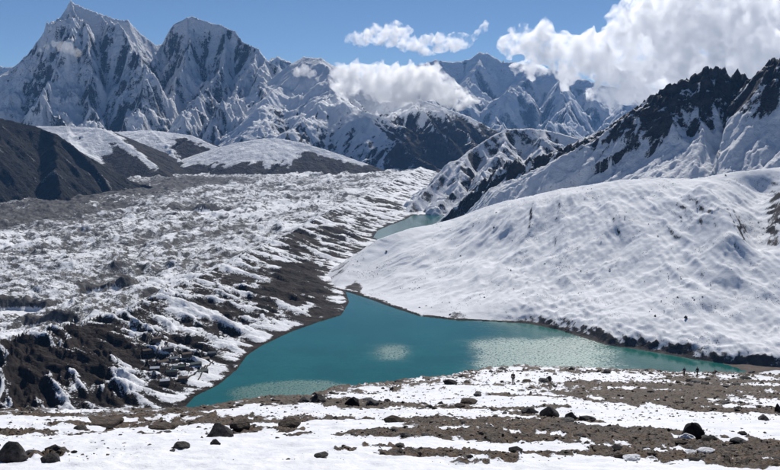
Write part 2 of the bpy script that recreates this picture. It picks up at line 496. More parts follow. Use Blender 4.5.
# ================================================================== SNOWY HILL RIGHT OF THE LAKE
HILLC = ridge_line([(u_, v_, d_ * (1 + 0.085 * min(1, max(0, (u_ - 400) / 60)))) for u_, v_, d_ in [(300, 330, 1950), (335, 284, 2150), (352, 262, 2280), (378, 239, 2400), (396, 233, 2420), (412, 228, 2420), (430, 225, 2410), (450, 220, 2390), (475, 211, 2360), (505, 202, 2330), (560, 190, 2250), (620, 181, 2180), (660, 179, 2140), (690, 180, 2100), (712, 177, 2080), (745, 171, 2060), (790, 167, 2040), (860, 160, 2020), (1000, 150, 2000)]])
SHORE = [PZ(u, v, 0) for u, v in [(318, 306), (335, 300), (345, 291), (370, 299), (395, 308), (420, 316), (455, 320), (490, 321), (530, 324), (560, 330), (590, 340), (605, 345), (640, 350), (680, 357), (720, 363), (746, 366), (800, 372), (900, 384), (1000, 390)]]
X, Y = rect(-330, 1480, 1290, 2850, 600, 450)
d_c, z_c, sd = seg_dist(X, Y, HILLC)
d_s, _, ss = seg_dist(X + 12 * fbm(X / 60, Y / 60, 3, 5), Y + 12 * fbm(X / 60 + 3, Y / 60, 3, 6), SHORE)
front = inside(X, Y, HILLC + [(6000, 2000), (6000, 0), (-4000, 0), (-4000, 1950)])
ss = np.where(inside(X, Y, SHORE + [(6000, 1300), (6000, 6000), (-4000, 6000), (-4000, 1900)]), 1.0, -1.0)
num, den, arc, al_ = 0.0, 0.0, 0.0, 0.0
for a_, b_ in zip(HILLC[:-1], HILLC[1:]):
    m_ = max(2, int(math.hypot(b_[0] - a_[0], b_[1] - a_[1]) / 40))
    for i_ in range(m_):
        q_ = i_ / m_
        w_ = 1.0 / (((X - a_[0] - q_ * (b_[0] - a_[0])) ** 2 + (Y - a_[1] - q_ * (b_[1] - a_[1])) ** 2) + 100.0) ** 1.7
        num = num + w_ * max(a_[2] + q_ * (b_[2] - a_[2]), 2); den = den + w_; arc = arc + w_ * (al_ + q_ * math.hypot(b_[0] - a_[0], b_[1] - a_[1]))
    al_ += math.hypot(b_[0] - a_[0], b_[1] - a_[1])
z_b = num / den; arc = arc / den
z_c = np.maximum(z_c, 2) * np.exp(-(d_c / 25) ** 2) + z_b * (1 - np.exp(-(d_c / 25) ** 2))
t = d_s / (d_s + d_c + 1e-6)
Zf = z_c * (1 - (1 - t) ** 1.18)
bk = sstep(0.10, 0.02, X / Y)
Zbk = z_c - (0.10 + 0.32 * bk) * d_c - 30 * (1 - np.exp(-d_c / 150))
Z = np.where(front, Zf, Zbk)
Z = np.where((ss < 0) & front, -0.35 * d_s - 0.5, Z)
Z = np.maximum(Z, -25)
ss = np.where(front, ss, 1.0)
soft_n = fbm(X / 330, Y / 330, 4, 14)
Z = Z + (soft_n * 20) * sstep(20, 220, d_s) * sstep(0, 120, d_c) * (ss >= 0)
# step of low crag along the right part of the shore
crag = sstep(180, 330, X) * (1 - 0.5 * sstep(900, 1100, X)) * np.clip(0.75 + 0.55 * fbm(X / 60, Y / 60, 3, 19) + 0.5 * (ridged(X / 16, Y / 40, 4, 18) - 0.5), 0.1, 1.3)
Z = Z + np.where(ss >= 0, sstep(180, 330, X) * 3.5 * sstep(10, 60, d_s) * (1 - sstep(80, 260, d_s)) + crag * 12 * sstep(1, 26, d_s + 5 * fbm(X / 9, Y / 9, 3, 17)) * (1 - 0.75 * sstep(30, 150, d_s)), 0)
Er = gullies(X, Y, Z, 120.0, 1.0, 5, 25, 0.012, 0.42, 0.2)
ph_ = np.arctan2(X - 560, 2900 - Y) * 900; rr_ = np.hypot(X - 560, 2900 - Y)
strk = ridged(ph_ / 95 + 0.5 * fbm(X / 160, Y / 160, 3, 91), rr_ / 620, 4, 92) - 0.45
strk2 = ridged(ph_ / 26 + 0.4 * fbm(X / 60, Y / 60, 3, 93), rr_ / 200, 3, 94) - 0.45
Z = Z + (13.0 * strk + 3.4 * strk2) * sstep(8, 120, d_s) * (ss >= 0) * front * (0.15 + sstep(20, 140, d_c))
Z = Z + Er * 2.6 * sstep(10, 150, d_s) * (ss >= 0) * np.clip(0.35 + sstep(30, 160, d_c), 0, 1)
Z = Z + (0.5 * fbm(X / 26, Y / 26, 4, 33) + 0.22 * ridged(X / 12, Y / 12, 3, 34)) * sstep(4, 40, d_s) * (ss >= 0)
# rounded ribs on the far right with a shaded hollow
rib = ridge_line([(700, 178, 2085), (716, 200, 1990), (735, 240, 1850)]); dr, _, _ = seg_dist(X, Y, rib)
Z = Z + 40 * np.exp(-(dr / 42) ** 2) * sstep(-40, 60, d_c)
rib = ridge_line([(790, 172, 2010), (800, 215, 1900), (820, 260, 1800)]); dr, _, _ = seg_dist(X, Y, rib)
Z = Z + 34 * np.exp(-(dr / 50) ** 2) * sstep(-40, 60, d_c)
hol = ridge_line([(762, 186, 2150), (765, 215, 1990), (750, 250, 1860)]); dr, _, _ = seg_dist(X, Y, hol)
Z = Z - 30 * np.exp(-(dr / 45) ** 2)
nz, gxx, gyy = slope_nz(X, Y, Z)
med = fbm(X / 55, Y / 55, 4, 44); big = fbm(X / 250, Y / 250, 3, 45)
snow = 1.0 - 2.2 * np.clip(0.84 - nz, 0, 1) + 0.16 * med + 0.16 * big - 0.5 * np.clip(-strk - 0.10, 0, 1) * sstep(-0.1, 0.3, big + 0.15)
snow = snow - 0.9 * np.exp(-(d_s / 7.0) ** 2) - 1.0 * np.clip(crag, 0, 1) * np.exp(-((d_s - 12) / 17.0) ** 2) * (0.55 + 0.9 * fbm(X / 22, Y / 12, 4, 16))
dk = 1 - sstep(0.4, 1.2, ell(X, Y, 352, 283, 12, 8, 20) + 0.5 * med); snow = snow - 0.8 * dk
dk = 1 - sstep(0.4, 1.3, ell(X, Y, 455, 316, 14, 4, 5) + 0.5 * med); snow = snow - 0.5 * dk
snow = snow - 0.5 * np.where(front, 0, 1) * sstep(0.0, 0.3, med + 0.1)
far_right = sstep(0.30, 0.42, X / Y) * sstep(60, 160, Z); snow = snow - 0.22 * far_right * (0.6 + med)
# sandy river flat at the right-hand end of the lake
mat_hill = terrain_mat('hill_snow', (0.035, 0.03, 0.028), (0.1, 0.085, 0.075), 3.0, 0.55, 0.12, 0.5, speck=0.22, speck_cell=5.0)
o = sheet('snowy_hill', X, Y, Z, mat_hill, {'snow': snow}, ((ss >= 0) | (d_s < 20)) & (Z > -12))
tag(o, 'rounded snow covered hill rising from the far shore of the lake', kind='structure')
HILL = (X, Y, Z)

X, Y = rect(420, 900, 1290, 1520, 70, 50)
dsl, _, _ = seg_dist(X, Y, LAKE, True); il = inside(X, Y, LAKE)
Z = np.where(il, -0.3 * dsl, 1.6 * sstep(0, 30, dsl) + 0.5 * fbm(X / 30, Y / 30, 3, 4) * sstep(0, 20, dsl))
fan = terrain_mat('river_sand', (0.085, 0.06, 0.048), (0.16, 0.125, 0.1), 4.0, 0.5, 0.1, 0.5)
sn = 0.1 + 0.75 * (1 - sstep(0.6, 1.1, ell(X, Y, 785, 376, 26, 7, 1.5) + 0.3 * fbm(X / 40, Y / 40, 3, 2)))
tag(sheet('river_flat', X, Y, Z, fan, {'snow': sn}), 'brown sandy delta at the right end of the lake', kind='structure')

# ================================================================== MOUNTAINS
def mountain(name, label, bounds, n, ridges, mat, snowf, warp=120, wl=700, seed=3, ero=(260, 40, 5), base=-40, rough_amp=8, soft=25, crag=0, bigr=(0, 1), cut=None):
    X, Y = rect(*bounds, int(n[0] * 0.72), int(n[1] * 0.70))
    Z, dm, dm0 = skeleton(X, Y, ridges, warp, wl, seed, soft)
    wave, amp, oc = ero
    if cut: Z = cut(X, Y, Z)
    if bigr[0]: Z = Z + bigr[0] * (ridged(X / bigr[1] + 0.4 * fbm(X / bigr[1], Y / bigr[1], 3, seed + 31), Y / bigr[1], 4, seed + 30) - 0.68) * sstep(0, bigr[1] * 0.6, dm0)
    E = gullies(X, Y, Z, wave, 1.0, oc, seed + 100, 0.6 * amp / max(amp, 1) * 0.02, 0.55, 0.35)
    k = 0.25 + 0.75 * sstep(0, wave * 0.8, dm0)
    Z = Z + E * amp * k + rough_amp * (ridged(X / (wave * 0.6), Y / (wave * 0.6), 5, seed + 7) - 0.5) * k
    Z = Z + 0.35 * rough_amp * fbm(X / (wave * 0.09), Y / (wave * 0.09), 3, seed + 70)
    if crag:
        Z = Z + crag * (ridged(X / (wave * 0.35), Y / (wave * 0.35), 5, seed + 57) - 0.45) * np.exp(-dm0 / (wave * 0.9))
    nz, gx, gy = slope_nz(X, Y, Z)
    s = snowf(X, Y, Z, nz, gx, gy, E, dm)
    o = sheet(name, X, Y, Z, mat, {'snow': s}, Z > base)
    return tag(o, label, kind='structure')

mat_far = terrain_mat('far_rock_snow', (0.05, 0.05, 0.052), (0.12, 0.115, 0.11), 22.0, 0.5, 0.16, 6.0)
mat_peak = terrain_mat('peak_rock_snow', (0.035, 0.034, 0.036), (0.10, 0.093, 0.088), 11.0, 1.0, 0.13, 5.0)
mat_mid = terrain_mat('brown_slope_snow', (0.018, 0.013, 0.011), (0.05, 0.037, 0.03), 9.0, 0.95, 0.10, 3.0)
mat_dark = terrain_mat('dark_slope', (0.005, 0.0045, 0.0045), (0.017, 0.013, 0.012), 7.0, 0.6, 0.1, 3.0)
mat_rock = terrain_mat('dark_crag_snow', (0.018, 0.018, 0.02), (0.07, 0.065, 0.062), 4.5, 0.9, 0.10, 2.5)

# far range behind the valley, under the big cloud
R = ridge_line
far = [(R([(330, 90, 17500), (380, 76, 17800), (435, 60, 18000), (455, 62, 18000), (470, 59, 18000), (480, 52, 18000), (488, 53, 18000), (500, 60, 18000), (525, 64, 17800), (560, 70, 17500), (600, 84, 17200), (640, 92, 17000), (700, 84, 17000), (800, 70, 17000), (900, 75, 17000)]), 0.85, 1500),
       (R([(480, 52, 18000), (470, 85, 16800), (455, 110, 15800), (440, 130, 14800)]), 0.75, 900),
       (R([(525, 64, 17800), (520, 90, 16500), (505, 112, 15500), (495, 128, 14500)]), 0.75, 900),
       (R([(560, 70, 17500), (575, 100, 16000), (560, 122, 14500), (545, 135, 13500)]), 0.75, 900),
       (R([(640, 92, 17000), (620, 115, 15000), (600, 135, 13500)]), 0.75, 900),
       (R([(435, 60, 18000), (425, 90, 16800), (410, 115, 15500)]), 0.75, 900)]
mountain('mountain', 'hazy blue far range with snowy ribs under the big white cloud', (-1800, 9500, 12500, 19500), (520, 330), far, mat_far,
         lambda X, Y, Z, nz, gx, gy, E, dm: 0.82 - 1.0 * np.clip(0.70 - nz, -0.2, 1) + 0.3 * fbm(X / 700, Y / 700, 4, 6) + 0.28 * E + 0.00025 * (Z - 700), 500, 2500, 13, (700, 80, 5), -60, 80, 100, bigr=(380, 1500))

left_far = [(R([(-200, 60, 14500), (-60, 74, 14500), (0, 66, 14500), (17, 67, 14500), (32, 71, 14500), (60, 80, 14500), (120, 90, 14500)]), 0.8, 900),
            (R([(255, 66, 15000), (270, 59, 15000), (280, 53, 15000), (288, 60, 15000), (320, 75, 15000)]), 0.9, 900),
            (R([(17, 67, 14500), (10, 90, 13500), (5, 108, 12800)]), 0.7, 700)]
mountain('mountain', 'hazy snowy ridge at the left edge behind the tall pointed peak', (-9500, -400, 12400, 15800), (420, 160), left_far, mat_far,
         lambda X, Y, Z, nz, gx, gy, E, dm: 0.72 - 1.2 * np.clip(0.7 - nz, -0.2, 1) + 0.3 * fbm(X / 600, Y / 600, 4, 6) + 0.25 * E, 200, 2000, 23, (700, 80, 4), -60, 40, 60)

# twin snow peaks
peaks = [(R([(-40, 118, 9000), (5, 108, 9200), (28, 84, 9450), (38, 62, 9500), (50, 37, 9500), (62, 14, 9500), (71, 1, 9500), (85, 8, 9550), (100, 13, 9600), (116, 19, 9650), (128, 20, 9700), (140, 33, 9800), (155, 44, 9900), (162, 44, 10000), (167, 34, 10000), (174, 24, 10000), (184, 19, 10000), (192, 16, 10000), (206, 21, 10000), (226, 27, 9900), (235, 31, 9800), (242, 41, 9700), (258, 49, 9500), (265, 59, 9400), (278, 66, 9300)]), 1.9, 950),
         (R([(71, 1, 9500), (66, 35, 9150), (55, 70, 8800), (45, 105, 8400)]), 1.7, 800),
         (R([(100, 13, 9600), (112, 26, 9420), (123, 40, 9250), (131, 54, 9080), (142, 66, 8900), (150, 78, 8700), (140, 100, 8350), (128, 118, 8000)]), 1.5, 800),
         (R([(71, 1, 9500), (84, 42, 9150), (96, 75, 8800), (95, 105, 8350)]), 1.7, 800),
         (R([(187, 18, 10000), (190, 45, 9650), (182, 66, 9350), (166, 82, 9000), (165, 98, 8700)]), 1.5, 800),
         (R([(225, 29, 9900), (222, 55, 9500), (212, 78, 9050), (196, 100, 8550), (185, 116, 8150)]), 1.4, 800),
         (R([(258, 49, 9500), (246, 72, 9150), (232, 92, 8700), (214, 118, 8100)]), 1.05, 900),
         (R([(265, 59, 9400), (262, 85, 8950), (252, 108, 8500), (240, 122, 8100)]), 1.0, 800)]
def peaks_snow(X, Y, Z, nz, gx, gy, E, dm):
    s = 0.84 - 1.0 * np.clip(0.58 - nz, -0.25, 1) + 0.55 * fbm(X / 330, Y / 330, 5, 16) + 0.22 * E
    s = s - 0.10 * np.clip(gx, -0.4, 0.8)                      # less snow on flanks facing left
    return s + 0.25 * sstep(1250, 1550, Z)
mountain('mountain', 'tall pair of steep snowy peaks, left one sharply pointed', (-5000, -900, 7350, 10700), (740, 480), peaks, mat_peak, peaks_snow, 260, 800, 3, (230, 24, 5), 60, 40, 60, bigr=(230, 620))

# brown-and-white mountain under the middle cloud
mid = [(R([(250, 95, 8900), (272, 78, 9000), (290, 64, 9100), (304, 57, 9000), (321, 58, 8900), (338, 73, 8800), (360, 84, 8600), (400, 92, 8400), (440, 106, 8300), (470, 117, 8250), (500, 133, 8200), (520, 142, 8200)]), 0.5, 900),
       (R([(304, 57, 9000), (285, 80, 8600), (270, 100, 8200), (255, 120, 7800)]), 0.5, 800),
       (R([(321, 58, 8900), (325, 80, 8500), (340, 94, 8150), (352, 104, 7900), (372, 120, 7550), (400, 142, 7200), (425, 163, 6950)]), 0.36, 600),
       (R([(340, 94, 8150), (310, 112, 7800), (290, 128, 7500)]), 0.34, 500),
       (R([(400, 92, 8400), (425, 118, 7900), (450, 145, 7500)]), 0.7, 600),
       (R([(440, 106, 8300), (468, 135, 7900), (478, 150, 7600)]), 0.7, 600)]
def mid_snow(X, Y, Z, nz, gx, gy, E, dm):
    s = 0.60 + 0.22 * sstep(250, -200, X) - 1.1 * np.clip(0.78 - nz, -0.2, 1) + 0.35 * fbm(X / 350, Y / 350, 5, 26) + 0.28 * E + 0.0011 * (Z - 380)
    return s + 0.12 - 0.5 * np.clip(-gx - 0.1, -0.2, 0.7) - 0.45 * sstep(-300, 300, X) * sstep(650, 250, Z) + 0.25 * np.exp(-dm / 80)
mountain('mountain', 'brown and white mountain ridge half hidden by the middle cloud', (-1500, 2300, 6500, 9700), (560, 440), mid, mat_mid, mid_snow, 150, 600, 43, (200, 13, 5), -20, 16, 40, bigr=(65, 420))

# rolling snowy shoulders with brown lower slopes
sh1 = [(R([(-60, 116, 7000), (0, 122, 6900), (30, 126, 6800), (62, 126, 6800), (100, 128, 6700), (114, 135, 6550), (135, 150, 6350), (158, 168, 6100), (182, 184, 5800)]), 0.16, 420),
       (R([(62, 126, 6800), (75, 150, 6200), (95, 178, 5600)]), 0.15, 300)]
def sh_snow(u0, drop):
    def fn(X, Y, Z, nz, gx, gy, E, dm):
        u = CU + FPX * X / Y
        n = fbm(X / 260, Y / 260, 5, 36)
        n2 = fbm(X / 90, Y / 90, 4, 37)
        bare = sstep(-10, 14, u - u0 + 14 * n + 16 * n2 - 0.10 * (Z - 150)) * sstep(drop, drop + 110, dm + 40 * n + 70 * n2)
        bare = np.maximum(bare, sstep(110, 45, Z + 70 * n + 60 * n2) * 0.8)
        return 0.92 + 0.3 * n + 0.10 * E - 0.95 * bare - 0.5 * np.clip(-gx - 0.1, 0, 0.5)
    return fn
mountain('hill', 'rounded snowy shoulder with brown flank, beside the dark slope', (-3900, -1050, 5200, 7700), (420, 330), sh1, mat_mid, sh_snow(108, 0), 60, 500, 53, (170, 8, 4), -20, 7, 20)
sh2 = [(R([(60, 128, 7700), (110, 132, 7500), (150, 130, 7400), (190, 135, 7300), (215, 146, 7100), (240, 157, 6900), (275, 166, 6750), (310, 172, 6600)]), 0.16, 420),
       (R([(150, 130, 7400), (170, 155, 6900), (205, 176, 6400)]), 0.15, 330)]
mountain('hill', 'long snowy shoulder with dark brown foot, between two rounded hills', (-2700, -200, 6200, 8100), (420, 280), sh2, mat_mid, sh_snow(165, 20), 60, 500, 63, (170, 8, 4), -20, 7, 20)
sh3 = [(R([(215, 148, 6900), (240, 142, 6900), (258, 139, 6900), (275, 138, 6900), (300, 142, 6850), (330, 151, 6750), (365, 163, 6650), (390, 172, 6600)]), 0.16, 420)]
mountain('hill', 'low smooth snow dome at the foot of the brown and white mountain', (-1650, 500, 5950, 7700), (330, 240), sh3, mat_mid, sh_snow(300, 45), 50, 500, 73, (170, 6, 4), -20, 5, 20)

# dark slope at the left edge
dk = [(R([(-330, 20, 4000), (-160, 65, 4300), (-60, 98, 4600), (0, 118, 4800), (20, 122, 4850), (40, 128, 4900), (55, 133, 4900), (70, 143, 4880), (82, 153, 4850), (94, 165, 4800), (104, 178, 4750), (110, 190, 4700)]), 0.85, 900),
      (R([(0, 118, 4800), (-10, 160, 4400), (-20, 195, 4100)]), 0.6, 500), (R([(55, 133, 4900), (60, 165, 4600), (62, 192, 4350)]), 0.6, 500)]
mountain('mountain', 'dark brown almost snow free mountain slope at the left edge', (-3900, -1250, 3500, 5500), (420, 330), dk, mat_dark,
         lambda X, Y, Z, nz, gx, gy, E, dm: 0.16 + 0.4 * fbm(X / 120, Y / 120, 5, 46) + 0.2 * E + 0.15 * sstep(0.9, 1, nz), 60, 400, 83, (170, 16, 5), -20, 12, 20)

# streaky spur beyond the second lake
spur = [(R([(405, 214, 3850), (412, 203, 3950), (430, 185, 4100), (450, 166, 4250), (470, 150, 4400), (490, 137, 4500), (506, 129, 4600), (530, 128, 4650), (545, 130, 4700), (560, 133, 4700), (580, 139, 4700), (600, 143, 4700), (650, 140, 4650), (720, 125, 4600)]), 0.85, 700),
        (R([(506, 129, 4600), (500, 155, 4300), (478, 180, 4000), (470, 205, 3750)]), 0.7, 500),
        (R([(470, 150, 4400), (452, 180, 4050), (440, 208, 3800)]), 0.75, 500),
        (R([(545, 130, 4700), (540, 160, 4200), (530, 190, 3800)]), 0.7, 500)]
mountain('mountain', 'streaky snow and rock spur rising beyond the small lake', (-60, 2000, 3600, 5300), (470, 330), spur, mat_rock,
         lambda X, Y, Z, nz, gx, gy, E, dm: 0.80 - 1.1 * np.clip(0.74 - nz, -0.15, 1) + 0.5 * fbm(X / 80, Y / 80, 5, 56) + 0.14 * E - 0.22 * np.clip(-gx, -0.2, 0.6), 70, 300, 93, (120, 8, 5), -15, 12, 25, bigr=(40, 190))

# craggy mountain on the right
crag = [(R([(462, 222, 3300), (470, 214, 3300), (478, 200, 3300), (487, 183, 3300), (497, 169, 3280), (513, 161, 3250), (540, 158, 3220), (553, 159, 3200), (566, 153, 3180), (580, 147, 3150), (600, 137, 3120), (618, 122, 3080), (640, 108, 3050), (655, 95, 3020), (670, 86, 3000), (690, 78, 3000), (705, 70, 3000), (720, 68, 3000), (732, 74, 3000), (739, 73, 3000), (745, 86, 2990), (753, 98, 2970), (760, 88, 2930), (768, 63, 2900), (780, 57, 2860), (820, 48, 2800), (880, 55, 2750), (980, 50, 2700)]), 0.9, 560),
        (R([(705, 70, 3000), (700, 105, 2900), (690, 135, 2780)]), 0.5, 300),
        (R([(740, 72, 3000), (738, 105, 2880), (728, 145, 2740)]), 0.75, 300),
        (R([(655, 95, 3020), (668, 120, 2900), (672, 140, 2800)]), 0.7, 300),
        (R([(800, 53, 2830), (802, 100, 2680), (800, 140, 2540)]), 0.9, 400)]
def crag_snow(X, Y, Z, nz, gx, gy, E, dm):
    dmain, _, _ = seg_dist(X, Y, crag[0][0])
    s = 1.16 - 1.2 * np.clip(0.80 - nz, -0.1, 1) + 0.62 * fbm(X / 55, Y / 55, 5, 66) + 0.32 * E
    lower = sstep(150, 270, dmain + 60 * fbm(X / 90, Y / 90, 4, 67))
    up = sstep(0.17, 0.33, X / Y)
    s = s - (0.60 + 0.18 * up) * np.exp(-((dmain + 45 * fbm(X / 60, Y / 60, 4, 68)) / (105 + 110 * up)) ** 3)
    return s + 0.55 * lower
mountain('mountain', 'jagged dark crags above snow slopes, rising behind the snowy hill', (40, 2050, 2250, 3560), (660, 430), crag, mat_rock, crag_snow, 45, 260, 113, (95, 8, 5), -12, 7, 45, crag=34, cut=lambda X, Y, Z: Z - 0.7 * np.clip(345 - X, 0, None))

# ================================================================== FOREGROUND HILLSIDE
EA = np.array([-0.9, -0.45, -0.23, -0.10, 0.0, 0.055, 0.144, 0.278, 0.33, 0.45, 0.9])
EE = np.array([44., 42., 42., 62., 135., 165., 222., 208., 198., 192., 190.])
def fg_base(x, y):
    D = np.sqrt(x * x * 0.15 + y * y)
    a = np.clip(x / np.maximum(y, 1.0), -0.9, 0.9)
    E = np.interp(a, EA, EE) 
    drop = 1.7 + 0.29 * np.minimum(D, 120) + 0.271 * np.clip(D - 120, 0, 35) + 0.24 * np.clip(D - 155, 0, None)
    over = np.clip(D - E, 0, None)
    own = np.interp(D, [0, 119, 121, 154, 156, 2000], [0.29, 0.29, 0.271, 0.271, 0.24, 0.24])
    drop = np.where(D > E, (1.7 + 0.29 * np.minimum(E, 120) + 0.271 * np.clip(E - 120, 0, 35) + 0.24 * np.clip(E - 155, 0, None)) + 0.36 * over + 0.02 * np.minimum(over, 60), drop)
    return CAMZ - drop
def fg_relief(x, y):
    D = np.sqrt(x * x + y * y)
    k = np.clip(D / 60, 0.15, 1)
    return 0.9 * k * fbm(x / 14, y / 14, 4, 301) * sstep(5, 30, D) + 0.10 * fbm(x / 1.7, y / 1.7, 4, 302)

GP_T = 4 * 100 ** (np.arange(220) / 219)
def GP(u, v):
    """point of the foreground slope seen at photo position (u, v)"""
    cp, sp = math.cos(PITCH), math.sin(PITCH)
    a, b = (u - CU) / FPX, (CV - v) / FPX
    dx, dy, dz = a, b * sp + cp, b * cp - sp
    ts = GP_T
    x, y, z = dx * ts, dy * ts, CAMZ + dz * ts
    h = fg_base(x, y) - z
    k = int(np.argmax(h > 0)) if (h > 0).any() else len(ts) - 1
    if k == 0: return x[0], y[0]
    q = min(1.0, max(0.0, -h[k - 1] / (h[k] - h[k - 1] + 1e-12)))
    return x[k - 1] + q * (x[k] - x[k - 1]), y[k - 1] + q * (y[k] - y[k - 1])

# bare ground and snow patches: (u, v, half width, half height) in the photo -> ellipses on the slope
BARE = [(30, 419, 26, 1.5), (110, 411, 60, 3.2), (30, 434, 22, 2.4), (100, 426, 30, 2.2), (145, 426, 26, 3.2), (205, 411, 55, 4.5), (230, 421, 60, 4), (115, 441, 12, 1.4), (84, 452, 18, 1.4), (150, 441, 16, 2.2),
        (285, 405, 34, 4), (330, 407, 40, 5), (395, 407, 40, 3.5), (330, 421, 60, 3.2), (430, 424, 50, 3.6), (300, 440, 14, 1.6), (420, 440, 70, 6.0), (470, 430, 70, 5), (540, 432, 60, 9), (620, 440, 80, 9), (700, 447, 90, 10), (760, 455, 60, 12), (520, 445, 70, 6),
        (450, 462, 70, 6), (380, 455, 24, 2), (345, 460, 14, 1.8), (610, 460, 50, 6), (560, 462, 30, 4), (660, 462, 60, 6), (740, 468, 50, 5), (720, 392, 70, 3.5), (770, 400, 30, 8), (690, 383, 26, 3.5), (640, 398, 70, 2.6), (560, 401, 60, 2.6), (590, 388, 40, 2), (760, 386, 24, 3), (660, 406, 60, 2.2), (500, 411, 36, 2), (730, 411, 50, 2.6), (545, 412, 30, 3), (455, 409, 26, 3.6)]
WHITE = [(60, 450, 60, 12), (250, 455, 110, 9), (200, 445, 60, 5), (570, 417, 40, 4.5), (640, 420, 50, 3.5), (730, 428, 60, 4), (460, 449, 80, 2.2), (520, 456, 34, 2.4), (590, 465, 36, 2.2), (640, 464, 12, 4), (690, 443, 10, 2), (420, 466, 44, 2.2), (340, 432, 60, 3.2), (390, 416, 60, 2.6), (480, 395, 60, 4), (420, 398, 40, 2.4), (600, 378, 60, 3), (520, 380, 50, 5), (760, 382, 30, 1.6), (560, 441, 10, 1)]
BARE += [(u_, v_ - 1, 0.75 * w_, max(1.6, 0.14 * w_)) for u_, v_, w_ in [(216, 447, 26), (289, 435, 30), (241, 436, 30), (53, 464, 22), (180, 460, 16), (694, 445, 30), (551, 421, 26), (530, 418, 24), (571, 426, 18), (588, 426, 20), (352, 411, 24), (318, 407, 30), (303, 409, 22), (12, 468, 30)]]
def patch_mask(x, y, items):
    m = np.zeros(x.shape)
    wob = 1.0 * fbm(x / 1.5, y / 4.2, 4, 311) + 0.7 * fbm(x / 0.5, y / 1.3, 3, 312)
    for u, v, ru, rv in items:
        cx, cy = GP(u, v); ex = abs(GP(u + ru, v)[0] - cx)
        y1, y2 = GP(u, v - rv)[1], GP(u, min(v + rv, 480))[1]
        ey = max(abs(y1 - y2) / 2, 0.3); yc = (y1 + y2) / 2
        dx, dy = (x - cx) / ex, (y - yc) / ey
        near = (np.abs(dx) < 2.5) & (np.abs(dy) < 2.5)
        if not near.any(): continue
        r = np.sqrt(dx[near] ** 2 + dy[near] ** 2) + wob[near]
        m[near] = np.maximum(m[near], 1 - sstep(0.5, 1.3, r))
    return m

def fg_snow(x, y):
    D = np.sqrt(x * x + y * y)
    sc = np.clip(D / 40, 0.5, 3)
    n = fbm(x / 3.2, y / 8.5, 5, 321, 0.58)
    n2 = fbm(x / 0.8, y / 2.4, 4, 322)
    right = sstep(-0.15, 0.1, x / np.maximum(y, 1))
    far = sstep(38, 70, D)
    s = 0.84 - 0.17 * far + 0.85 * n * (0.4 + 0.6 * far) + 0.5 * n2 * (0.45 + 0.55 * far)
    edge = np.interp(np.clip(x / np.maximum(y, 1), -0.9, 0.9), EA, EE)
    s = s - 0.32 * sstep(-0.22, -0.06, (D - edge) / edge) * (1 - 0.55 * right)
    s = s - (0.72 - 0.14 * far) * patch_mask(x, y, BARE) + (0.62 - 0.2 * far) * patch_mask(x, y, WHITE)
    return s

rows = np.concatenate([geo_rows(7.0, 265.0, 460), geo_rows(272.0, 1260.0, 30)])
an = np.linspace(-0.6, 0.6, 560)
X = rows[:, None] * an[None, :]; Y = np.repeat(rows[:, None], len(an), 1)
Zb = fg_base(X, Y)
rel = fg_relief(X, Y)
sn = fg_snow(X, Y)
cover = sstep(0.38, 0.66, sn)
D = np.sqrt(X * X + Y * Y)
lumps = 0.20 * ridged(X / 0.8, Y / 0.8, 4, 331) + 0.10 * ridged(X / 0.22, Y / 0.22, 3, 332)
lump_far = 0.75 * ridged(X / 2.6, Y / 2.6, 4, 333) * sstep(40, 110, D)
drift = 0.06 * fbm(X / 1.1, Y / 0.8, 3, 334) + 0.06 * ridged(X / 0.75, Y / 0.5, 3, 335)
Z = Zb + rel + (lumps + lump_far) * (1 - 0.85 * cover) + cover * (0.10 + 0.12 * sstep(40, 120, D) + drift)
Z_FG, FG_ROWS, FG_AN = Z.copy(), rows, an
def fg_z(x, y):
    i = np.interp(y, FG_ROWS, np.arange(len(FG_ROWS))); j = np.interp(x / y, FG_AN, np.arange(len(FG_AN)))
    i0, j0 = int(min(i, len(FG_ROWS) - 2)), int(min(j, len(FG_AN) - 2)); fi, fj = i - i0, j - j0
    return float((Z_FG[i0, j0] * (1 - fj) + Z_FG[i0, j0 + 1] * fj) * (1 - fi) + (Z_FG[i0 + 1, j0] * (1 - fj) + Z_FG[i0 + 1, j0 + 1] * fj) * fi)

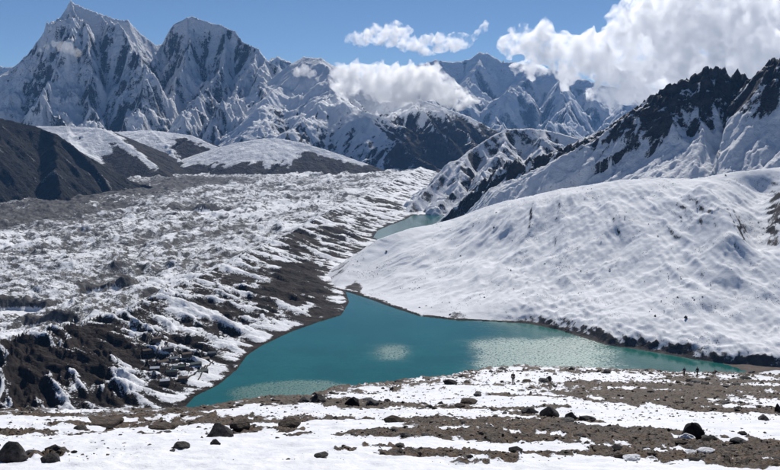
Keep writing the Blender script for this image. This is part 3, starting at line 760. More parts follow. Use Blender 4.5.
def fg_mat():
    g = NT('hillside_turf_and_snow'); p = g.pos()
    n1 = g.noise(p, 1.2, 8, 0.65); n2 = g.noise(p, 9.0, 6, 0.6); n3 = g.noise(p, 0.25, 5, 0.6)
    f = g.math('ADD', g.attr('snow'), g.math('ADD', g.math('MULTIPLY', g.math('SUBTRACT', n1, 0.5), 0.5), g.math('MULTIPLY', g.math('SUBTRACT', n2, 0.5), 0.35)))
    f = g.smooth(f, 0.45, 0.56)
    n4 = g.noise(p, 4.0, 8, 0.75); n5 = g.noise(p, 22.0, 5, 0.7)
    soil = g.mix(g.smooth(n4, 0.38, 0.62), (0.012, 0.008, 0.006), (0.09, 0.058, 0.033))
    soil = g.mix(g.math('MULTIPLY', g.smooth(n3, 0.40, 0.54), g.smooth(n4, 0.4, 0.6)), soil, (0.10, 0.056, 0.024))
    v = g.node('ShaderNodeTexVoronoi', {'Vector': p, 'Scale': 5.0, 'Randomness': 1.0})
    stone = g.mix(g.node('ShaderNodeSeparateColor', {'Color': v.outputs['Color']}).outputs[0], (0.016, 0.013, 0.011), (0.2, 0.17, 0.14))
    soil = g.mix(g.math('MULTIPLY', g.smooth(n5, 0.5, 0.56), 0.55), soil, stone)
    col = g.mix(f, soil, g.mix(g.smooth(n1, 0.3, 0.7), (0.84, 0.84, 0.86), (0.74, 0.75, 0.79)))
    g.link(col, g.b.inputs['Base Color'])
    g.b.inputs['Roughness'].default_value = 0.7
    g.b.inputs['Specular IOR Level'].default_value = 0.2
    hs = g.math('ADD', g.math('MULTIPLY', n1, 0.25), g.math('MULTIPLY', n2, 0.10))
    hs = g.math('ADD', g.math('MULTIPLY', hs, g.smooth(f, 0, 1, 1.0, 0.3)), g.math('MULTIPLY', f, 0.05))
    bp = g.node('ShaderNodeBump', {'Height': hs, 'Strength': 1.0, 'Distance': 0.8})
    g.link(bp.outputs['Normal'], g.b.inputs['Normal'])
    return g.m
o = sheet('foreground_slope', X, Y, Z, fg_mat(), {'snow': sn})
tag(o, 'near hillside of brown turf and gravel with melting snow patches', kind='structure')
FG_SN = sn

# ================================================================== ROCKS ON THE NEAR SLOPE
mat_boulder = plain_mat('dark_boulder', (0.13, 0.118, 0.11), (0.04, 0.036, 0.034), 2.6, 0.85, 0.25)
mat_brown = plain_mat('brown_boulder', (0.14, 0.105, 0.078), (0.05, 0.038, 0.03), 2.6, 0.85, 0.25)
mat_grey = plain_mat('grey_boulder', (0.15, 0.145, 0.14), (0.06, 0.057, 0.055), 2.6, 0.85, 0.25)
mat_black = plain_mat('black_boulder', (0.03, 0.026, 0.026), (0.01, 0.009, 0.009), 2.6, 0.9, 0.25)
mat_lump = plain_mat('clumped_snow', (0.88, 0.88, 0.9), (0.78, 0.79, 0.82), 1.6, 0.6, 0.15)

def perlin3(x, y, z, seed):
    ix, iy, iz = np.floor(x), np.floor(y), np.floor(z)
    fx, fy, fz = x - ix, y - iy, z - iz
    u, v, w = fx * fx * (3 - 2 * fx), fy * fy * (3 - 2 * fy), fz * fz * (3 - 2 * fz)
    def c(a, b, e): return _r(ix + a, (iy + b) * 57 + (iz + e) * 1013, seed)
    def l(p, q, t): return p + (q - p) * t
    return l(l(l(c(0,0,0), c(1,0,0), u), l(c(0,1,0), c(1,1,0), u), v), l(l(c(0,0,1), c(1,0,1), u), l(c(0,1,1), c(1,1,1), u), v), w) * 2 - 1

def rock_shape(seed, sub, point=0.0, blocky=0.5, rough=0.2):
    """unit boulder, width 2 in x and y, base at z = 0, top about 1; facets cut by random planes"""
    rnd = random.Random(seed)
    bm = bmesh.new()
    for k in range(int(16 + 14 * (1 - blocky))):
        z = rnd.uniform(-0.7, 1); a = rnd.uniform(0, 6.283); w = math.sqrt(max(0, 1 - z * z)) * (1 - point * max(0, z + 0.2))
        q = rnd.uniform(0.8, 1.08)
        bm.verts.new((math.cos(a) * w * q, math.sin(a) * w * q, z * q * (0.75 if z < 1 - point else 1)))
    h = bmesh.ops.convex_hull(bm, input=bm.verts)
    bmesh.ops.delete(bm, geom=[v for v in bm.verts if not v.link_faces], context='VERTS')
    bmesh.ops.bevel(bm, geom=bm.edges[:], offset=0.05, segments=1, affect='EDGES', clamp_overlap=True)
    for k in range(max(0, sub - 2)): bmesh.ops.subdivide_edges(bm, edges=bm.edges[:], cuts=1, use_grid_fill=True)
    bmesh.ops.triangulate(bm, faces=bm.faces[:])
    bm.verts.index_update()
    V = np.array([v.co[:] for v in bm.verts]); F = np.array([[v.index for v in f.verts] for f in bm.faces]); bm.free()
    nn = perlin3(V[:, 0] * 2.2 + seed, V[:, 1] * 2.2, V[:, 2] * 2.2, seed) + 0.6 * perlin3(V[:, 0] * 5 + seed, V[:, 1] * 5, V[:, 2] * 5, seed + 1)
    V = V * (1 + rough * nn[:, None])
    V[:, :2] /= np.abs(V[:, :2]).max(0)
    V[:, 2] = (V[:, 2] + 0.35) / (V[:, 2].max() + 0.35)
    return V, F

def put_rock(name, me, u, v, wpx, hpx, turn, label, cat, group=None, depth=0.8):
    x, y = GP(u, v)
    z = fg_z(x, y)
    px = math.hypot(x, y) / FPX
    o = link(name, me)
    o.location = (x, y + 0.3 * wpx * px * depth, z - 0.12 * hpx * px)
    o.scale = (wpx * px / 2, wpx * px / 2 * depth, hpx * px * (0.62 if name == 'snow_clump' else 0.9))
    o.rotation_euler = (0, 0, turn)
    return tag(o, label, cat, group)

NAMED = [  # u, v of its foot, width, height in photo pixels, material, pointedness, label
    (216, 446, 33, 19, mat_boulder, 0.55, 'dark pyramid shaped boulder standing on clean snow'),
    (289, 434, 27, 11, mat_brown, 0.1, 'rounded brown boulder on snow, right of the dark pyramid boulder'),
    (241, 435, 26, 11, mat_brown, 0.05, 'flat topped tan boulder just behind the dark pyramid boulder'),
    (11, 472, 32, 24, mat_boulder, 0.2, 'large dark angular boulder in the bottom left corner'),
    (53, 463, 20, 9, mat_boulder, 0.2, 'low dark boulder on snow beside the large bottom left boulder'),
    (31, 465, 17, 6, mat_grey, 0.0, 'flat pale grey slab between the bottom left boulders'),
    (50, 475, 20, 12, mat_boulder, 0.1, 'dark boulder cut by the bottom edge near the left corner'),
    (180, 460, 21, 7, mat_boulder, 0.3, 'low dark triangular rock on snow below the pyramid boulder'),
    (215, 456, 11, 7, mat_boulder, 0.4, 'small pointed rock on snow directly below the pyramid boulder'),
    (694, 444, 22, 20, mat_black, 0.05, 'upright black boulder with snow banked against its left side'),
    (712, 446, 22, 8, mat_black, 0.1, 'low black rock at the right foot of the upright black boulder'),
    (551, 420, 22, 14, mat_boulder, 0.2, 'blocky dark boulder at the edge of a clean snow patch'),
    (530, 417, 20, 9, mat_boulder, 0.1, 'broad low dark boulder left of the blocky boulder'),
    (571, 425, 14, 9, mat_boulder, 0.4, 'pointed dark rock right of the blocky boulder'),
    (588, 425, 18, 6, mat_boulder, 0.1, 'flat dark rock below the right clean snow patch'),
    (352, 410, 17, 13, mat_black, 0.05, 'square reddish black boulder near the lake edge'),
    (318, 406, 24, 12, mat_boulder, 0.1, 'wide dark boulder on the slope rim left of the square boulder'),
    (303, 408, 16, 8, mat_grey, 0.1, 'grey boulder at the slope rim, left of the wide dark boulder'),
    (393, 428, 24, 9, mat_brown, 0.05, 'flat brown boulder on bare ground in the middle of the slope'),
    (372, 409, 16, 8, mat_grey, 0.3, 'small pointed grey rock right of the square boulder'),
    (549, 384, 8, 7, mat_black, 0.0, 'round black boulder up the slope near the lone walker'),
    (553, 391, 11, 4, mat_boulder, 0.1, 'flat dark rock just below the round black boulder'),
    (607, 376, 10, 5, mat_boulder, 0.1, 'dark rock on the skyline rim against the lake'),
    (764, 425, 12, 6, mat_grey, 0.1, 'grey rock on snow towards the right edge'),
    (779, 414, 8, 10, mat_black, 0.1, 'black rock at the right edge of the picture'),
    (100, 428, 40, 5, mat_brown, 0.0, 'long low brown outcrop on snow at the left'),
    (160, 429, 34, 7, mat_brown, 0.0, 'long brown outcrop left of the tan boulder'),
    (300, 399, 14, 5, mat_boulder, 0.1, 'dark stone on the rim in front of the silvery water'),
    (740, 449, 18, 5, mat_grey, 0.0, 'pale flat slab on turf right of the black boulder'),
    (470, 406, 22, 7, mat_brown, 0.1, 'brown rock pile top left of the big bare patch'),
]
for k, (u, v, w, h, m, pt, lab) in enumerate(NAMED):
    V, F = rock_shape(400 + k, 4, pt, 0.6, 0.07)
    put_rock('boulder', mesh_from('boulder', V, F, m, smooth=False), u, v, w, h, random.Random(k).uniform(-0.5, 0.5), lab, 'boulder')
for k, (u, v, w, h, lab) in enumerate([(688, 445, 18, 11, 'wedge of snow banked against the upright black boulder'), (707, 457, 20, 6, 'twin lobed lump of snow in front of the black boulder'), (652, 462, 18, 9, 'lumpy white snow clod at the tip of the bottom snow patch'), (634, 467, 24, 8, 'broken snow pile at the bottom edge, left of the lumpy clod'), (690, 457, 12, 4, 'small flat patch of snow below the black boulder')]):
    V, F = rock_shape(500 + k, 4, 0.2, -3.0, 0.16)
    put_rock('snow_clump', mesh_from('snow_clump', V, F, mat_lump), u, v, w, h, 0.2 * k, lab, 'snow')

def sample_fg(n, seed, power, vmin=380):
    """photo positions on the near slope, biased to bare ground"""
    rnd = random.Random(seed); out = []
    while len(out) < n:
        u, v = rnd.uniform(-20, 800), 372 + 98 * rnd.random() ** 1.3
        x, y = GP(u, v)
        if y > 230 or y < 12: continue
        i = int(np.clip(np.searchsorted(FG_ROWS, y), 0, len(FG_ROWS) - 1)); j = int(np.clip(np.searchsorted(FG_AN, x / y), 0, len(FG_AN) - 1))
        b = float(np.clip(0.95 - FG_SN[i, j], 0.0, 1.0))
        if rnd.random() < b ** power: out.append((u, v, x, y))
    return out
ROCKS = []
for k in range(12):
    V, F = rock_shape(600 + k, 3, 0.15 * (k % 3), 0.5, 0.1)
    ROCKS.append(mesh_from('loose_rock', V, F, [mat_boulder, mat_black, mat_brown, mat_grey][k % 4], smooth=False))
rnd = random.Random(7)
_seen = {}
def rock_label(u, v, c):
    b = min(NAMED, key=lambda q: abs(q[0] - u) + 3 * abs(q[1] - v))
    dx, dy = u - b[0], 3 * (v - b[1])
    far = 'just ' if abs(dx) + abs(dy) < 40 else 'well '
    where = (far + ('right' if dx > 0 else 'left') + ' of') if abs(dx) > abs(dy) else (far + ('below' if dy > 0 else 'above'))
    lm = b[6].replace(',', '')
    lm = ' '.join(lm.split()[:5])
    while lm.split()[-1] in ('of', 'the', 'its', 'at', 'on', 'in', 'a', 'to', 'and', 'just', 'left', 'right', 'against', 'with', 'bare', 'clean', 'between', 'near'): lm = ' '.join(lm.split()[:-1])
    lab = 'small %s rock %s the %s' % (['dark', 'black', 'brown', 'grey'][c], where, lm)
    return lab
specs = []
for k, (u, v, x, y) in enumerate(sample_fg(285, 71, 0.8)):
    w = min(16, 3.0 + 2.6 * rnd.expovariate(0.75))
    specs.append((u, v, w, w * rnd.uniform(0.18, 0.4), rnd.uniform(0, 6.28), rnd.uniform(0.7, 1.1), rock_label(u, v, k % 4)))
NTH = ['leftmost', 'second', 'third', 'fourth', 'fifth', 'sixth', 'seventh', 'eighth', 'ninth']
for k, (u, v, w, h, tn, dp, lab) in enumerate(specs):
    twins = sorted(q[0] for q in specs if q[6] == lab)
    if len(twins) > 1: lab = (NTH[twins.index(u)] + (' from left' if twins.index(u) else '') + ' of ' + lab.replace(' rock ', ' rocks ', 1))
    put_rock('loose_rock', ROCKS[k % 12], u, v, w, h, tn, lab, 'rock', 'small rocks strewn over the near slope', dp)

def pebbles(name, label, spots, mat, seed):
    """many angular stones as one mesh; spots = (x, y, z, size)"""
    r = np.random.RandomState(seed)
    base = np.array([[1, 0, 0.1], [0.3, 0.9, 0.2], [-0.8, 0.6, 0], [-0.9, -0.5, 0.15], [0.2, -1, 0.05], [0.35, 0.1, 0.75], [-0.35, -0.1, 0.65], [0, 0, -0.6]])
    tri = np.array([[0, 1, 5], [1, 2, 6], [1, 6, 5], [2, 3, 6], [3, 4, 6], [4, 5, 6], [4, 0, 5], [1, 0, 7], [2, 1, 7], [3, 2, 7], [4, 3, 7], [0, 4, 7]])
    S = np.array(spots); n = len(S)
    V = np.repeat(base[None], n, 0) * (1 + 0.35 * r.randn(n, 8, 3))
    a = r.rand(n) * 6.28; c, s_ = np.cos(a)[:, None], np.sin(a)[:, None]
    x, y = V[..., 0] * c - V[..., 1] * s_, V[..., 0] * s_ + V[..., 1] * c
    V = np.stack([x, y, V[..., 2] * (0.5 + 0.6 * r.rand(n))[:, None]], -1) * S[:, None, 3:4] + S[:, None, :3]
    F = (tri[None] + 8 * np.arange(n)[:, None, None]).reshape(-1, 3)
    return tag(link(name, mesh_from(name, V.reshape(-1, 3), F, mat, smooth=False)), label, kind='stuff')
sp = []
for u, v, x, y in sample_fg(8000, 91, 1.0):
    px = math.hypot(x, y) / FPX
    sp.append((x, y, fg_z(x, y), px * (0.5 + 0.9 * rnd.expovariate(1.6))))
while len(sp) < 11500:
    u, v = rnd.uniform(250, 800), rnd.uniform(374, 432)
    x, y = GP(u, v)
    if 30 < y < 225:
        sp.append((x, y, fg_z(x, y), math.hypot(x, y) / FPX * (0.35 + 0.55 * rnd.expovariate(1.4))))
mat_peb = NT('mixed_stones')
_v = mat_peb.node('ShaderNodeNewGeometry').outputs['Random Per Island']
mat_peb.link(mat_peb.mix(_v, (0.018, 0.014, 0.012), (0.15, 0.115, 0.085)), mat_peb.b.inputs['Base Color']); mat_peb.b.inputs['Roughness'].default_value = 0.85
pebbles('stones', 'countless small stones littering the bare ground of the near slope', sp, mat_peb.m, 5)

# stones dotted over the snowy hill and the valley
sp = []
X, Y, Z = HILL
r_ = np.random.RandomState(12)
cl = fbm(X / 160, Y / 160, 4, 402)
while len(sp) < 1800:
    i, j = r_.randint(0, X.shape[0]), r_.randint(0, X.shape[1])
    if Z[i, j] > 4 and r_.rand() < 0.03 + 0.9 * sstep(0.05, 0.45, cl[i, j]): sp.append((X[i, j] + r_.randn() * 2, Y[i, j] + r_.randn() * 2, Z[i, j], 0.5 + r_.exponential(0.55)))
pebbles('scattered_stones', 'dark stones dotted all over the snowy hill', sp, mat_peb.m, 6)

# ================================================================== VILLAGE BY THE LAKE
mat_wall = plain_mat('stone_masonry', (0.10, 0.085, 0.075), (0.05, 0.043, 0.037), 1.2, 0.9)
ROOFS = {'dark blue': plain_mat('blue_roof', (0.02, 0.05, 0.10), None, 0.4, 0.5), 'dark green': plain_mat('green_roof', (0.02, 0.06, 0.05), None, 0.4, 0.5), 'rusty brown': plain_mat('brown_roof', (0.10, 0.05, 0.03), None, 0.4, 0.6), 'snow covered': mat_lump}
def house_meshes(L, W, H, R):
    a, b = L / 2, W / 2
    Vw = [(-a, -b, -3), (a, -b, -3), (a, b, -3), (-a, b, -3), (-a, -b, H), (a, -b, H), (a, b, H), (-a, b, H), (-a, 0, H + R - 0.15), (a, 0, H + R - 0.15)]
    Fw = [(0, 1, 5, 4), (2, 3, 7, 6), (1, 2, 6, 5), (3, 0, 4, 7)]
    bm = bmesh.new(); vs = [bm.verts.new(v) for v in Vw]
    for f in Fw: bm.faces.new([vs[i] for i in f])
    bm.faces.new([vs[5], vs[6], vs[9]]); bm.faces.new([vs[7], vs[4], vs[8]])
    w = bpy.data.meshes.new('wall'); bm.to_mesh(w); bm.free(); w.materials.append(mat_wall)
    a, b, d = a + 0.4, b + 0.5, 0.18
    z0 = H - 0.2
    prof = [(-b, z0), (0, H + R), (b, z0), (b, z0 + d), (0, H + R + d), (-b, z0 + d)]
    V = [(x, y, z) for x in (-a, a) for y, z in prof]
    F = [(0, 1, 7, 6), (1, 2, 8, 7), (2, 3, 9, 8), (3, 4, 10, 9), (4, 5, 11, 10), (5, 0, 6, 11)]
    r = bpy.data.meshes.new('roof'); r.from_pydata(V, [], F + [(0, 5, 4, 1), (1, 4, 3, 2), (6, 7, 10, 11), (7, 8, 9, 10)]); r.update()
    dr = bpy.data.meshes.new('door')
    dr.from_pydata([(-0.6, -W / 2 - 0.06, -0.5), (0.6, -W / 2 - 0.06, -0.5), (0.6, -W / 2 - 0.06, 1.9), (-0.6, -W / 2 - 0.06, 1.9), (-0.6, -W / 2, -0.5), (0.6, -W / 2, -0.5), (0.6, -W / 2, 1.9), (-0.6, -W / 2, 1.9)], [], [(0, 1, 2, 3), (1, 5, 6, 2), (4, 0, 3, 7), (3, 2, 6, 7)])
    dr.materials.append(mat_black)
    return w, r, dr
VILLAGE = [(148, 364, 16, 'rusty brown', 0.5), (157, 357, 15, 'rusty brown', 0.4), (168, 362, 19, 'dark blue', 0.45), (174, 368, 15, 'dark blue', 0.5), (163, 371, 17, 'rusty brown', 0.5), (155, 375, 14, 'snow covered', 0.3), (179, 374, 18, 'dark green', 0.5), (172, 379, 16, 'dark green', 0.4), (187, 366, 15, 'rusty brown', 0.6),
           (196, 371, 17, 'dark green', 0.5), (203, 374, 15, 'dark green', 0.4), (194, 361, 14, 'dark blue', 0.5), (205, 364, 14, 'rusty brown', 0.6), (183, 382, 14, 'rusty brown', 0.3), (212, 357, 13, 'dark blue', 0.5), (165, 386, 14, 'snow covered', 0.4)]
LABH = {'dark blue': 'stone lodge with dark blue roof in the lakeside village', 'dark green': 'stone lodge with dark green roof in the lakeside village', 'rusty brown': 'stone lodge with rusty brown roof in the lakeside village', 'snow covered': 'stone hut with snow covered roof in the lakeside village'}
ORD = ['leftmost', 'second from left', 'third from left', 'fourth from left', 'fifth from left', 'sixth from left', 'seventh from left', 'eighth from left']
for k, (u, v, L, rc, rot) in enumerate(VILLAGE):
    x, y, _ = PZ(u, v, 5.0)
    w, r, dr = house_meshes(L, 7.0, 3.2, 2.2)
    r.materials.append(ROOFS[rc])
    e = link('stone_lodge', None); e.location = (x, y, valley_z(x, y) + 0.8); e.rotation_euler = (0, 0, rot + 0.15 * math.sin(k * 7))
    same = sorted(q[0] for q in VILLAGE if q[3] == rc)
    tag(e, LABH[rc].replace('stone', ORD[same.index(u)] + ' of the stone', 1).replace('lodge', 'lodges').replace('hut', 'huts').replace('roof ', 'roofs '), 'lodge', 'lodges of the lakeside village')
    for nm, me in (('wall', w), ('roof', r), ('door', dr)): link(nm, me, e)
def field_wall(pts, k):
    V, F = [], []
    q = [PZ(u, v, 5.0) for u, v in pts]
    path = []
    for a, b in zip(q[:-1], q[1:]):
        n = max(2, int(math.hypot(b[0] - a[0], b[1] - a[1]) / 3))
        for i in range(n): path.append((a[0] + (b[0] - a[0]) * i / n, a[1] + (b[1] - a[1]) * i / n))
    path.append(q[-1][:2]); rr = random.Random(len(pts) + int(pts[0][0]))
    for i, (x, y) in enumerate(path):
        p0, p1 = path[max(i - 1, 0)], path[min(i + 1, len(path) - 1)]
        tx, ty = p1[0] - p0[0], p1[1] - p0[1]; l = math.hypot(tx, ty) or 1; nx, ny = -ty / l, tx / l
        z = valley_z(x, y); h = 1.5 + rr.uniform(-0.3, 0.3)
        for o, zz in ((-0.7, z - 1), (-0.5, z + h), (0.5, z + h + rr.uniform(-0.2, 0.2)), (0.7, z - 1)): V.append((x + nx * o, y + ny * o, zz))
        if i: b = 4 * (i - 1); F += [(b + j, b + j + 1, b + j + 5, b + j + 4) for j in range(3)]
    o = link('stone_wall', mesh_from('stone_wall', V, F, mat_wall, smooth=False))
    tag(o, ORD[k] + ' of the low dry stone field walls in the lakeside village', 'wall', 'field walls of the lakeside village')
for k, w in enumerate([[(135, 366), (150, 356), (163, 349)], [(140, 376), (158, 364), (172, 353)], [(150, 384), (166, 376), (180, 360)], [(176, 386), (196, 376), (208, 368)], [(140, 366), (150, 373), (160, 380)], [(160, 352), (172, 360), (186, 372)], [(186, 352), (200, 358), (214, 366)], [(198, 380), (214, 362)]]): field_wall(w, k)

# ================================================================== WALKERS
def skin_mesh(name, J, E, root, mat, sub=2):
    me = bpy.data.meshes.new(name); me.from_pydata([j[:3] for j in J], E, [])
    o = bpy.data.objects.new(name, me); COL.objects.link(o)
    md = o.modifiers.new('skin', 'SKIN'); md.use_smooth_shade = True
    for i, j in enumerate(J):
        sv = me.skin_vertices[0].data[i]; sv.radius = (j[3], j[4] if len(j) > 4 else j[3]); sv.use_root = i == root
    ss = o.modifiers.new('sub', 'SUBSURF'); ss.levels = ss.render_levels = sub
    dg = bpy.context.evaluated_depsgraph_get()
    ev = bpy.data.meshes.new_from_object(o.evaluated_get(dg))
    bpy.data.objects.remove(o)
    ev.name = name; ev.materials.clear(); ev.materials.append(mat)
    return ev
mat_skin = plain_mat('skin', (0.35, 0.2, 0.14), (0.3, 0.17, 0.12), 5, 0.6)
CLOTH = {'black': plain_mat('black_cloth', (0.012, 0.012, 0.014), (0.02, 0.02, 0.022), 6, 0.9), 'navy': plain_mat('navy_cloth', (0.012, 0.02, 0.05), (0.02, 0.03, 0.07), 6, 0.9), 'grey': plain_mat('grey_cloth', (0.05, 0.05, 0.055), (0.03, 0.03, 0.033), 6, 0.9)}
def person(u, v, hgt, turn, stride, jacket, pack, label):
    s = stride
    body = [(0, 0, 0.96, .13, .10), (0, 0, 1.18, .13, .10), (0, 0, 1.40, .15, .10), (0, 0, 1.52, .055), (0, 0.01, 1.60, .08, .09), (0, 0.01, 1.72, .075, .09),
            (.10, 0, .90, .085), (.11, s * .12, .50, .06), (.11, -s * .02, .09, .042), (.11, -s * .02 + .14, .04, .04), (-.10, 0, .90, .085), (-.11, -s * .10, .50, .06), (-.11, -s * .28, .10, .042), (-.11, -s * .28 + .13, .05, .04),
            (.19, 0, 1.40, .06), (.25, -.05 * s, 1.13, .045), (.24, .12, .90, .034), (.24, .16, .82, .035), (-.19, 0, 1.40, .06), (-.25, .05 * s, 1.13, .045), (-.24, .16, .92, .034), (-.24, .21, .85, .035)]
    Eb = [(0, 1), (1, 2), (2, 3), (3, 4), (4, 5), (0, 6), (6, 7), (7, 8), (8, 9), (0, 10), (10, 11), (11, 12), (12, 13), (2, 14), (14, 15), (15, 16), (16, 17), (2, 18), (18, 19), (19, 20), (20, 21)]
    x, y = GP(u, v)
    e = link('person', None); e.location = (x, y, fg_z(x, y) + 0.02); e.rotation_euler = (0, 0, turn); e.scale = (hgt / 1.8,) * 3
    tag(e, label, 'person', 'walkers on the near slope')
    link('body', skin_mesh('body', body, Eb, 0, mat_skin), e)
    up = [(a[0], a[1], a[2], a[3] + .025, (a[4] if len(a) > 4 else a[3]) + .025) for a in body]
    jk = [up[i] for i in (0, 1, 2, 3, 14, 15, 16, 18, 19, 20)]
    link('jacket', skin_mesh('jacket', jk, [(0, 1), (1, 2), (2, 3), (2, 4), (4, 5), (5, 6), (2, 7), (7, 8), (8, 9)], 0, CLOTH[jacket]), e)
    tr = [up[i] for i in (0, 6, 7, 8, 10, 11, 12)]
    link('trousers', skin_mesh('trousers', tr, [(0, 1), (1, 2), (2, 3), (0, 4), (4, 5), (5, 6)], 0, CLOTH['black']), e)
    bt = skin_mesh('boot', [(.11, -s * .02, .12, .06), (.11, -s * .02 + .03, .05, .06), (.11, -s * .02 + .17, .04, .05)], [(0, 1), (1, 2)], 0, CLOTH['black'])
    link('boot', bt, e); b2 = link('boot', bt, e); b2.location = (-.22, -s * .26, 0.01)
    link('hat', skin_mesh('hat', [(0, 0.01, 1.72, .10, .11), (0, 0, 1.80, .075, .085)], [(0, 1)], 0, CLOTH['grey']), e)
    if pack:
        link('backpack', skin_mesh('backpack', [(0, -.22, 1.08, .15, .11), (0, -.22, 1.30, .16, .12), (0, -.21, 1.46, .11, .09)], [(0, 1), (1, 2)], 0, CLOTH['navy']), e)
person(513, 387, 1.78, 2.8, 0.35, 'black', False, 'lone walker in black standing on the snow, left of the round boulder')
person(697, 379, 1.9, 0.3, 1.0, 'navy', True, 'walker in dark blue with backpack at the rim, the nearer of two')
person(684, 377, 1.75, 0.1, 0.7, 'navy', True, 'walker in dark clothes ahead on the rim, the left of two')

# ================================================================== CLOUDS
def surface_nets(f, org, h):
    nx, ny, nz = f.shape
    ins = f > 0
    cell = (nx - 1, ny - 1, nz - 1)
    acc = np.zeros(cell + (3,)); cnt = np.zeros(cell)
    corners = [(a, b, c) for a in (0, 1) for b in (0, 1) for c in (0, 1)]
    def sub(A, o): return A[o[0]:o[0] + cell[0], o[1]:o[1] + cell[1], o[2]:o[2] + cell[2]]
    for c in corners:
        for ax in range(3):
            if c[ax] == 0:
                d = list(c); d[ax] = 1
                fa, fb = sub(f, c), sub(f, d)
                cr = sub(ins, c) != sub(ins, d)
                t = np.where(cr, fa / np.where(cr, fa - fb, 1), 0)
                for k in range(3):
                    acc[..., k] += np.where(cr, c[k] + (t if k == ax else 0), 0)
                cnt += cr
    m = cnt > 0
    idx = np.full(cell, -1); idx[m] = np.arange(m.sum())
    ijk = np.argwhere(m)
    V = (ijk + acc[m] / cnt[m][:, None]) * h + np.array(org)
    Q = []
    for ax in range(3):
        a = [slice(1, -1)] * 3; b = [slice(1, -1)] * 3
        a[ax] = slice(0, -1); b[ax] = slice(1, None)
        A, B = ins[tuple(a)], ins[tuple(b)]
        e = np.argwhere(A != B)
        if not len(e): continue
        flip = A[tuple(e.T)]
        e = e + 1; e[:, ax] -= 1
        o1, o2 = (ax + 1) % 3, (ax + 2) % 3
        def at(p, q):
            g = e.copy(); g[:, o1] -= p; g[:, o2] -= q
            return idx[g[:, 0], g[:, 1], g[:, 2]]
        q = np.stack([at(1, 1), at(0, 1), at(0, 0), at(1, 0)], 1)
        q[~flip] = q[~flip][:, ::-1]
        Q.append(q)
    Q = np.concatenate(Q)
    return V, Q[(Q >= 0).all(1)]

def cloud_mat(name, density, wisp, cell):
    g = NT(name)
    g.n.remove(g.b)
    p = g.pos()
    pv = g.node('ShaderNodeVolumePrincipled')
    pv.inputs['Color'].default_value = (1, 1, 1, 1)
    pv.inputs['Anisotropy'].default_value = 0.45
    if wisp > 0:
        n = g.noise(p, 1.0 / cell, 4, 0.6)
        d = g.smooth(n, 0.5 - wisp, 0.62, 0.02 * density, density * 1.4)
        g.link(d, pv.inputs['Density'])
    else: pv.inputs['Density'].default_value = density
    g.link(pv.outputs['Volume'], g.out.inputs['Volume'])
    g.m.cycles.homogeneous_volume = wisp <= 0
    return g.m

def cloud(label, D, balls, h, mat, amp=0.45, seed=1, flat=1.0):
    C = []; rnd = random.Random(seed)
    for u, v, r in balls:
        dd = D + rnd.uniform(-1, 1) * r * 1.2 * D / FPX
        C.append((*P(u, v, dd), r * dd / FPX))
    C = np.array(C)
    lo = (C[:, :3] - C[:, 3:] * 1.5).min(0); hi = (C[:, :3] + C[:, 3:] * 1.5).max(0)
    n = ((hi - lo) / h).astype(int) + 2
    ax = [lo[k] + h * np.arange(n[k]) for k in range(3)]
    X, Y, Z = np.meshgrid(*ax, indexing='ij')
    rm = np.median(C[:, 3])
    f = np.full(X.shape, -1e9)
    for cx, cy, cz, r in C:
        d = r - np.sqrt((X - cx) ** 2 + (Y - cy) ** 2 + ((Z - cz) / flat) ** 2)
        k = 0.35 * rm
        e = np.clip(0.5 + 0.5 * (d - f) / k, 0, 1)
        f = f * (1 - e) + d * e + k * e * (1 - e)
    L = rm * 1.1; a = amp * rm
    for o in range(5):
        f = f + a * (0.36 - 1.6 * np.abs(perlin3(X / L + o * 9, Y / L, Z / L + 3 * o, seed + o)) * 0.9)
        L *= 0.48; a *= 0.52
    V, Q = surface_nets(f, lo, h)
    o = link('cloud', mesh_from('cloud', V, Q, mat))
    return tag(o, label, 'cloud', 'clouds drifting round the mountains')

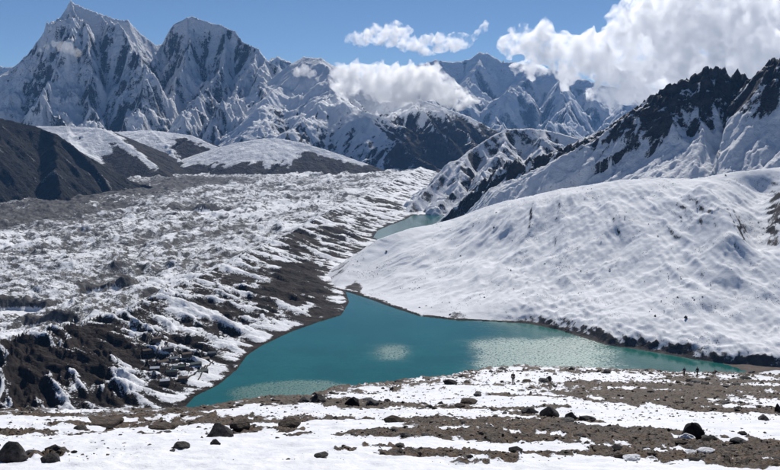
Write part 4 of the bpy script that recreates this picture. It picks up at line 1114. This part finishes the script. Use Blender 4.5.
mat_cloud = cloud_mat('cloud_vapour', 0.016, 0.10, 110)
mat_wisp = cloud_mat('thin_cloud_vapour', 0.004, 0, 100)
cloud('huge white cumulus bank behind the jagged crags on the right', 9000.0,
      [(512, 40, 13), (525, 38, 16), (540, 42, 20), (556, 52, 20), (572, 60, 22), (590, 56, 24), (612, 52, 28), (632, 28, 24), (640, 50, 34), (655, 12, 24), (672, 22, 36), (700, 8, 34), (700, 48, 42), (735, 12, 36), (740, 52, 44), (775, 22, 42), (800, 60, 44), (840, 25, 50), (668, 75, 34), (640, 85, 22), (612, 84, 18), (627, 98, 13), (520, 62, 14), (545, 70, 14), (690, 90, 30), (740, 95, 34), (566, 78, 10), (594, 92, 9), (606, 100, 8), (615, 106, 6)], 21.0, mat_cloud, 0.5, 4)
cloud('low white cloud lying across the brown and white mountain', 7950.0,
      [(345, 73, 12), (357, 77, 15), (372, 80, 18), (388, 82, 20), (405, 84, 21), (422, 80, 19), (434, 84, 17), (446, 93, 14), (460, 98, 10), (343, 88, 11), (400, 94, 13), (471, 102, 7), (428, 72, 10), (352, 68, 9), (338, 80, 7)], 13.0, cloud_mat('low_cloud_vapour', 0.018, 0.12, 80), 0.62, 14)
cloud('long ragged cloud floating in the blue sky above the low cloud', 13000.0,
      [(352, 40, 6), (362, 38, 9), (376, 36, 12), (390, 36, 12), (403, 34, 10), (396, 27, 6), (412, 46, 9), (427, 46, 11), (441, 43, 10), (455, 42, 9), (466, 40, 7), (476, 34, 4), (405, 42, 9), (486, 25, 3.5), (481, 29, 3)], 20.0, cloud_mat('ragged_cloud_vapour', 0.011, 0.09, 150), 0.62, 24)
cloud('small cloud wisp clinging to the left flank of the pointed peak', 8850.0,
      [(54, 44, 4), (61, 47, 6), (69, 49, 7), (77, 53, 5), (47, 47, 3), (40, 50, 2.5)], 10.0, mat_wisp, 0.5, 34)
cloud('little cloud puff on the mountain left of the low cloud', 8500.0,
      [(297, 72, 5), (304, 70, 6), (312, 74, 5), (318, 78, 3)], 10.0, cloud_mat('puff_vapour', 0.008, 0, 100), 0.5, 44)

# ================================================================== HAZE
def haze():
    x0, x1, y0, y1, z0, z1 = -12000, 12000, -3000, 22000, -110, 2150
    V = [(x, y, z) for x in (x0, x1) for y in (y0, y1) for z in (z0, z1)]
    F = [(0, 1, 3, 2), (4, 6, 7, 5), (0, 4, 5, 1), (2, 3, 7, 6), (0, 2, 6, 4), (1, 5, 7, 3)]
    g = NT('mountain_air'); g.n.remove(g.b)
    pv = g.node('ShaderNodeVolumePrincipled')
    pv.inputs['Color'].default_value = (0.24, 0.52, 1.0, 1)
    pv.inputs['Density'].default_value = 1.5e-5
    pv.inputs['Anisotropy'].default_value = 0.0
    g.link(pv.outputs['Volume'], g.out.inputs['Volume'])
    g.m.cycles.homogeneous_volume = True
    o = link('haze', mesh_from('haze', V, F, g.m, smooth=False))
    tag(o, 'thin blue mountain air', kind='stuff')
haze()
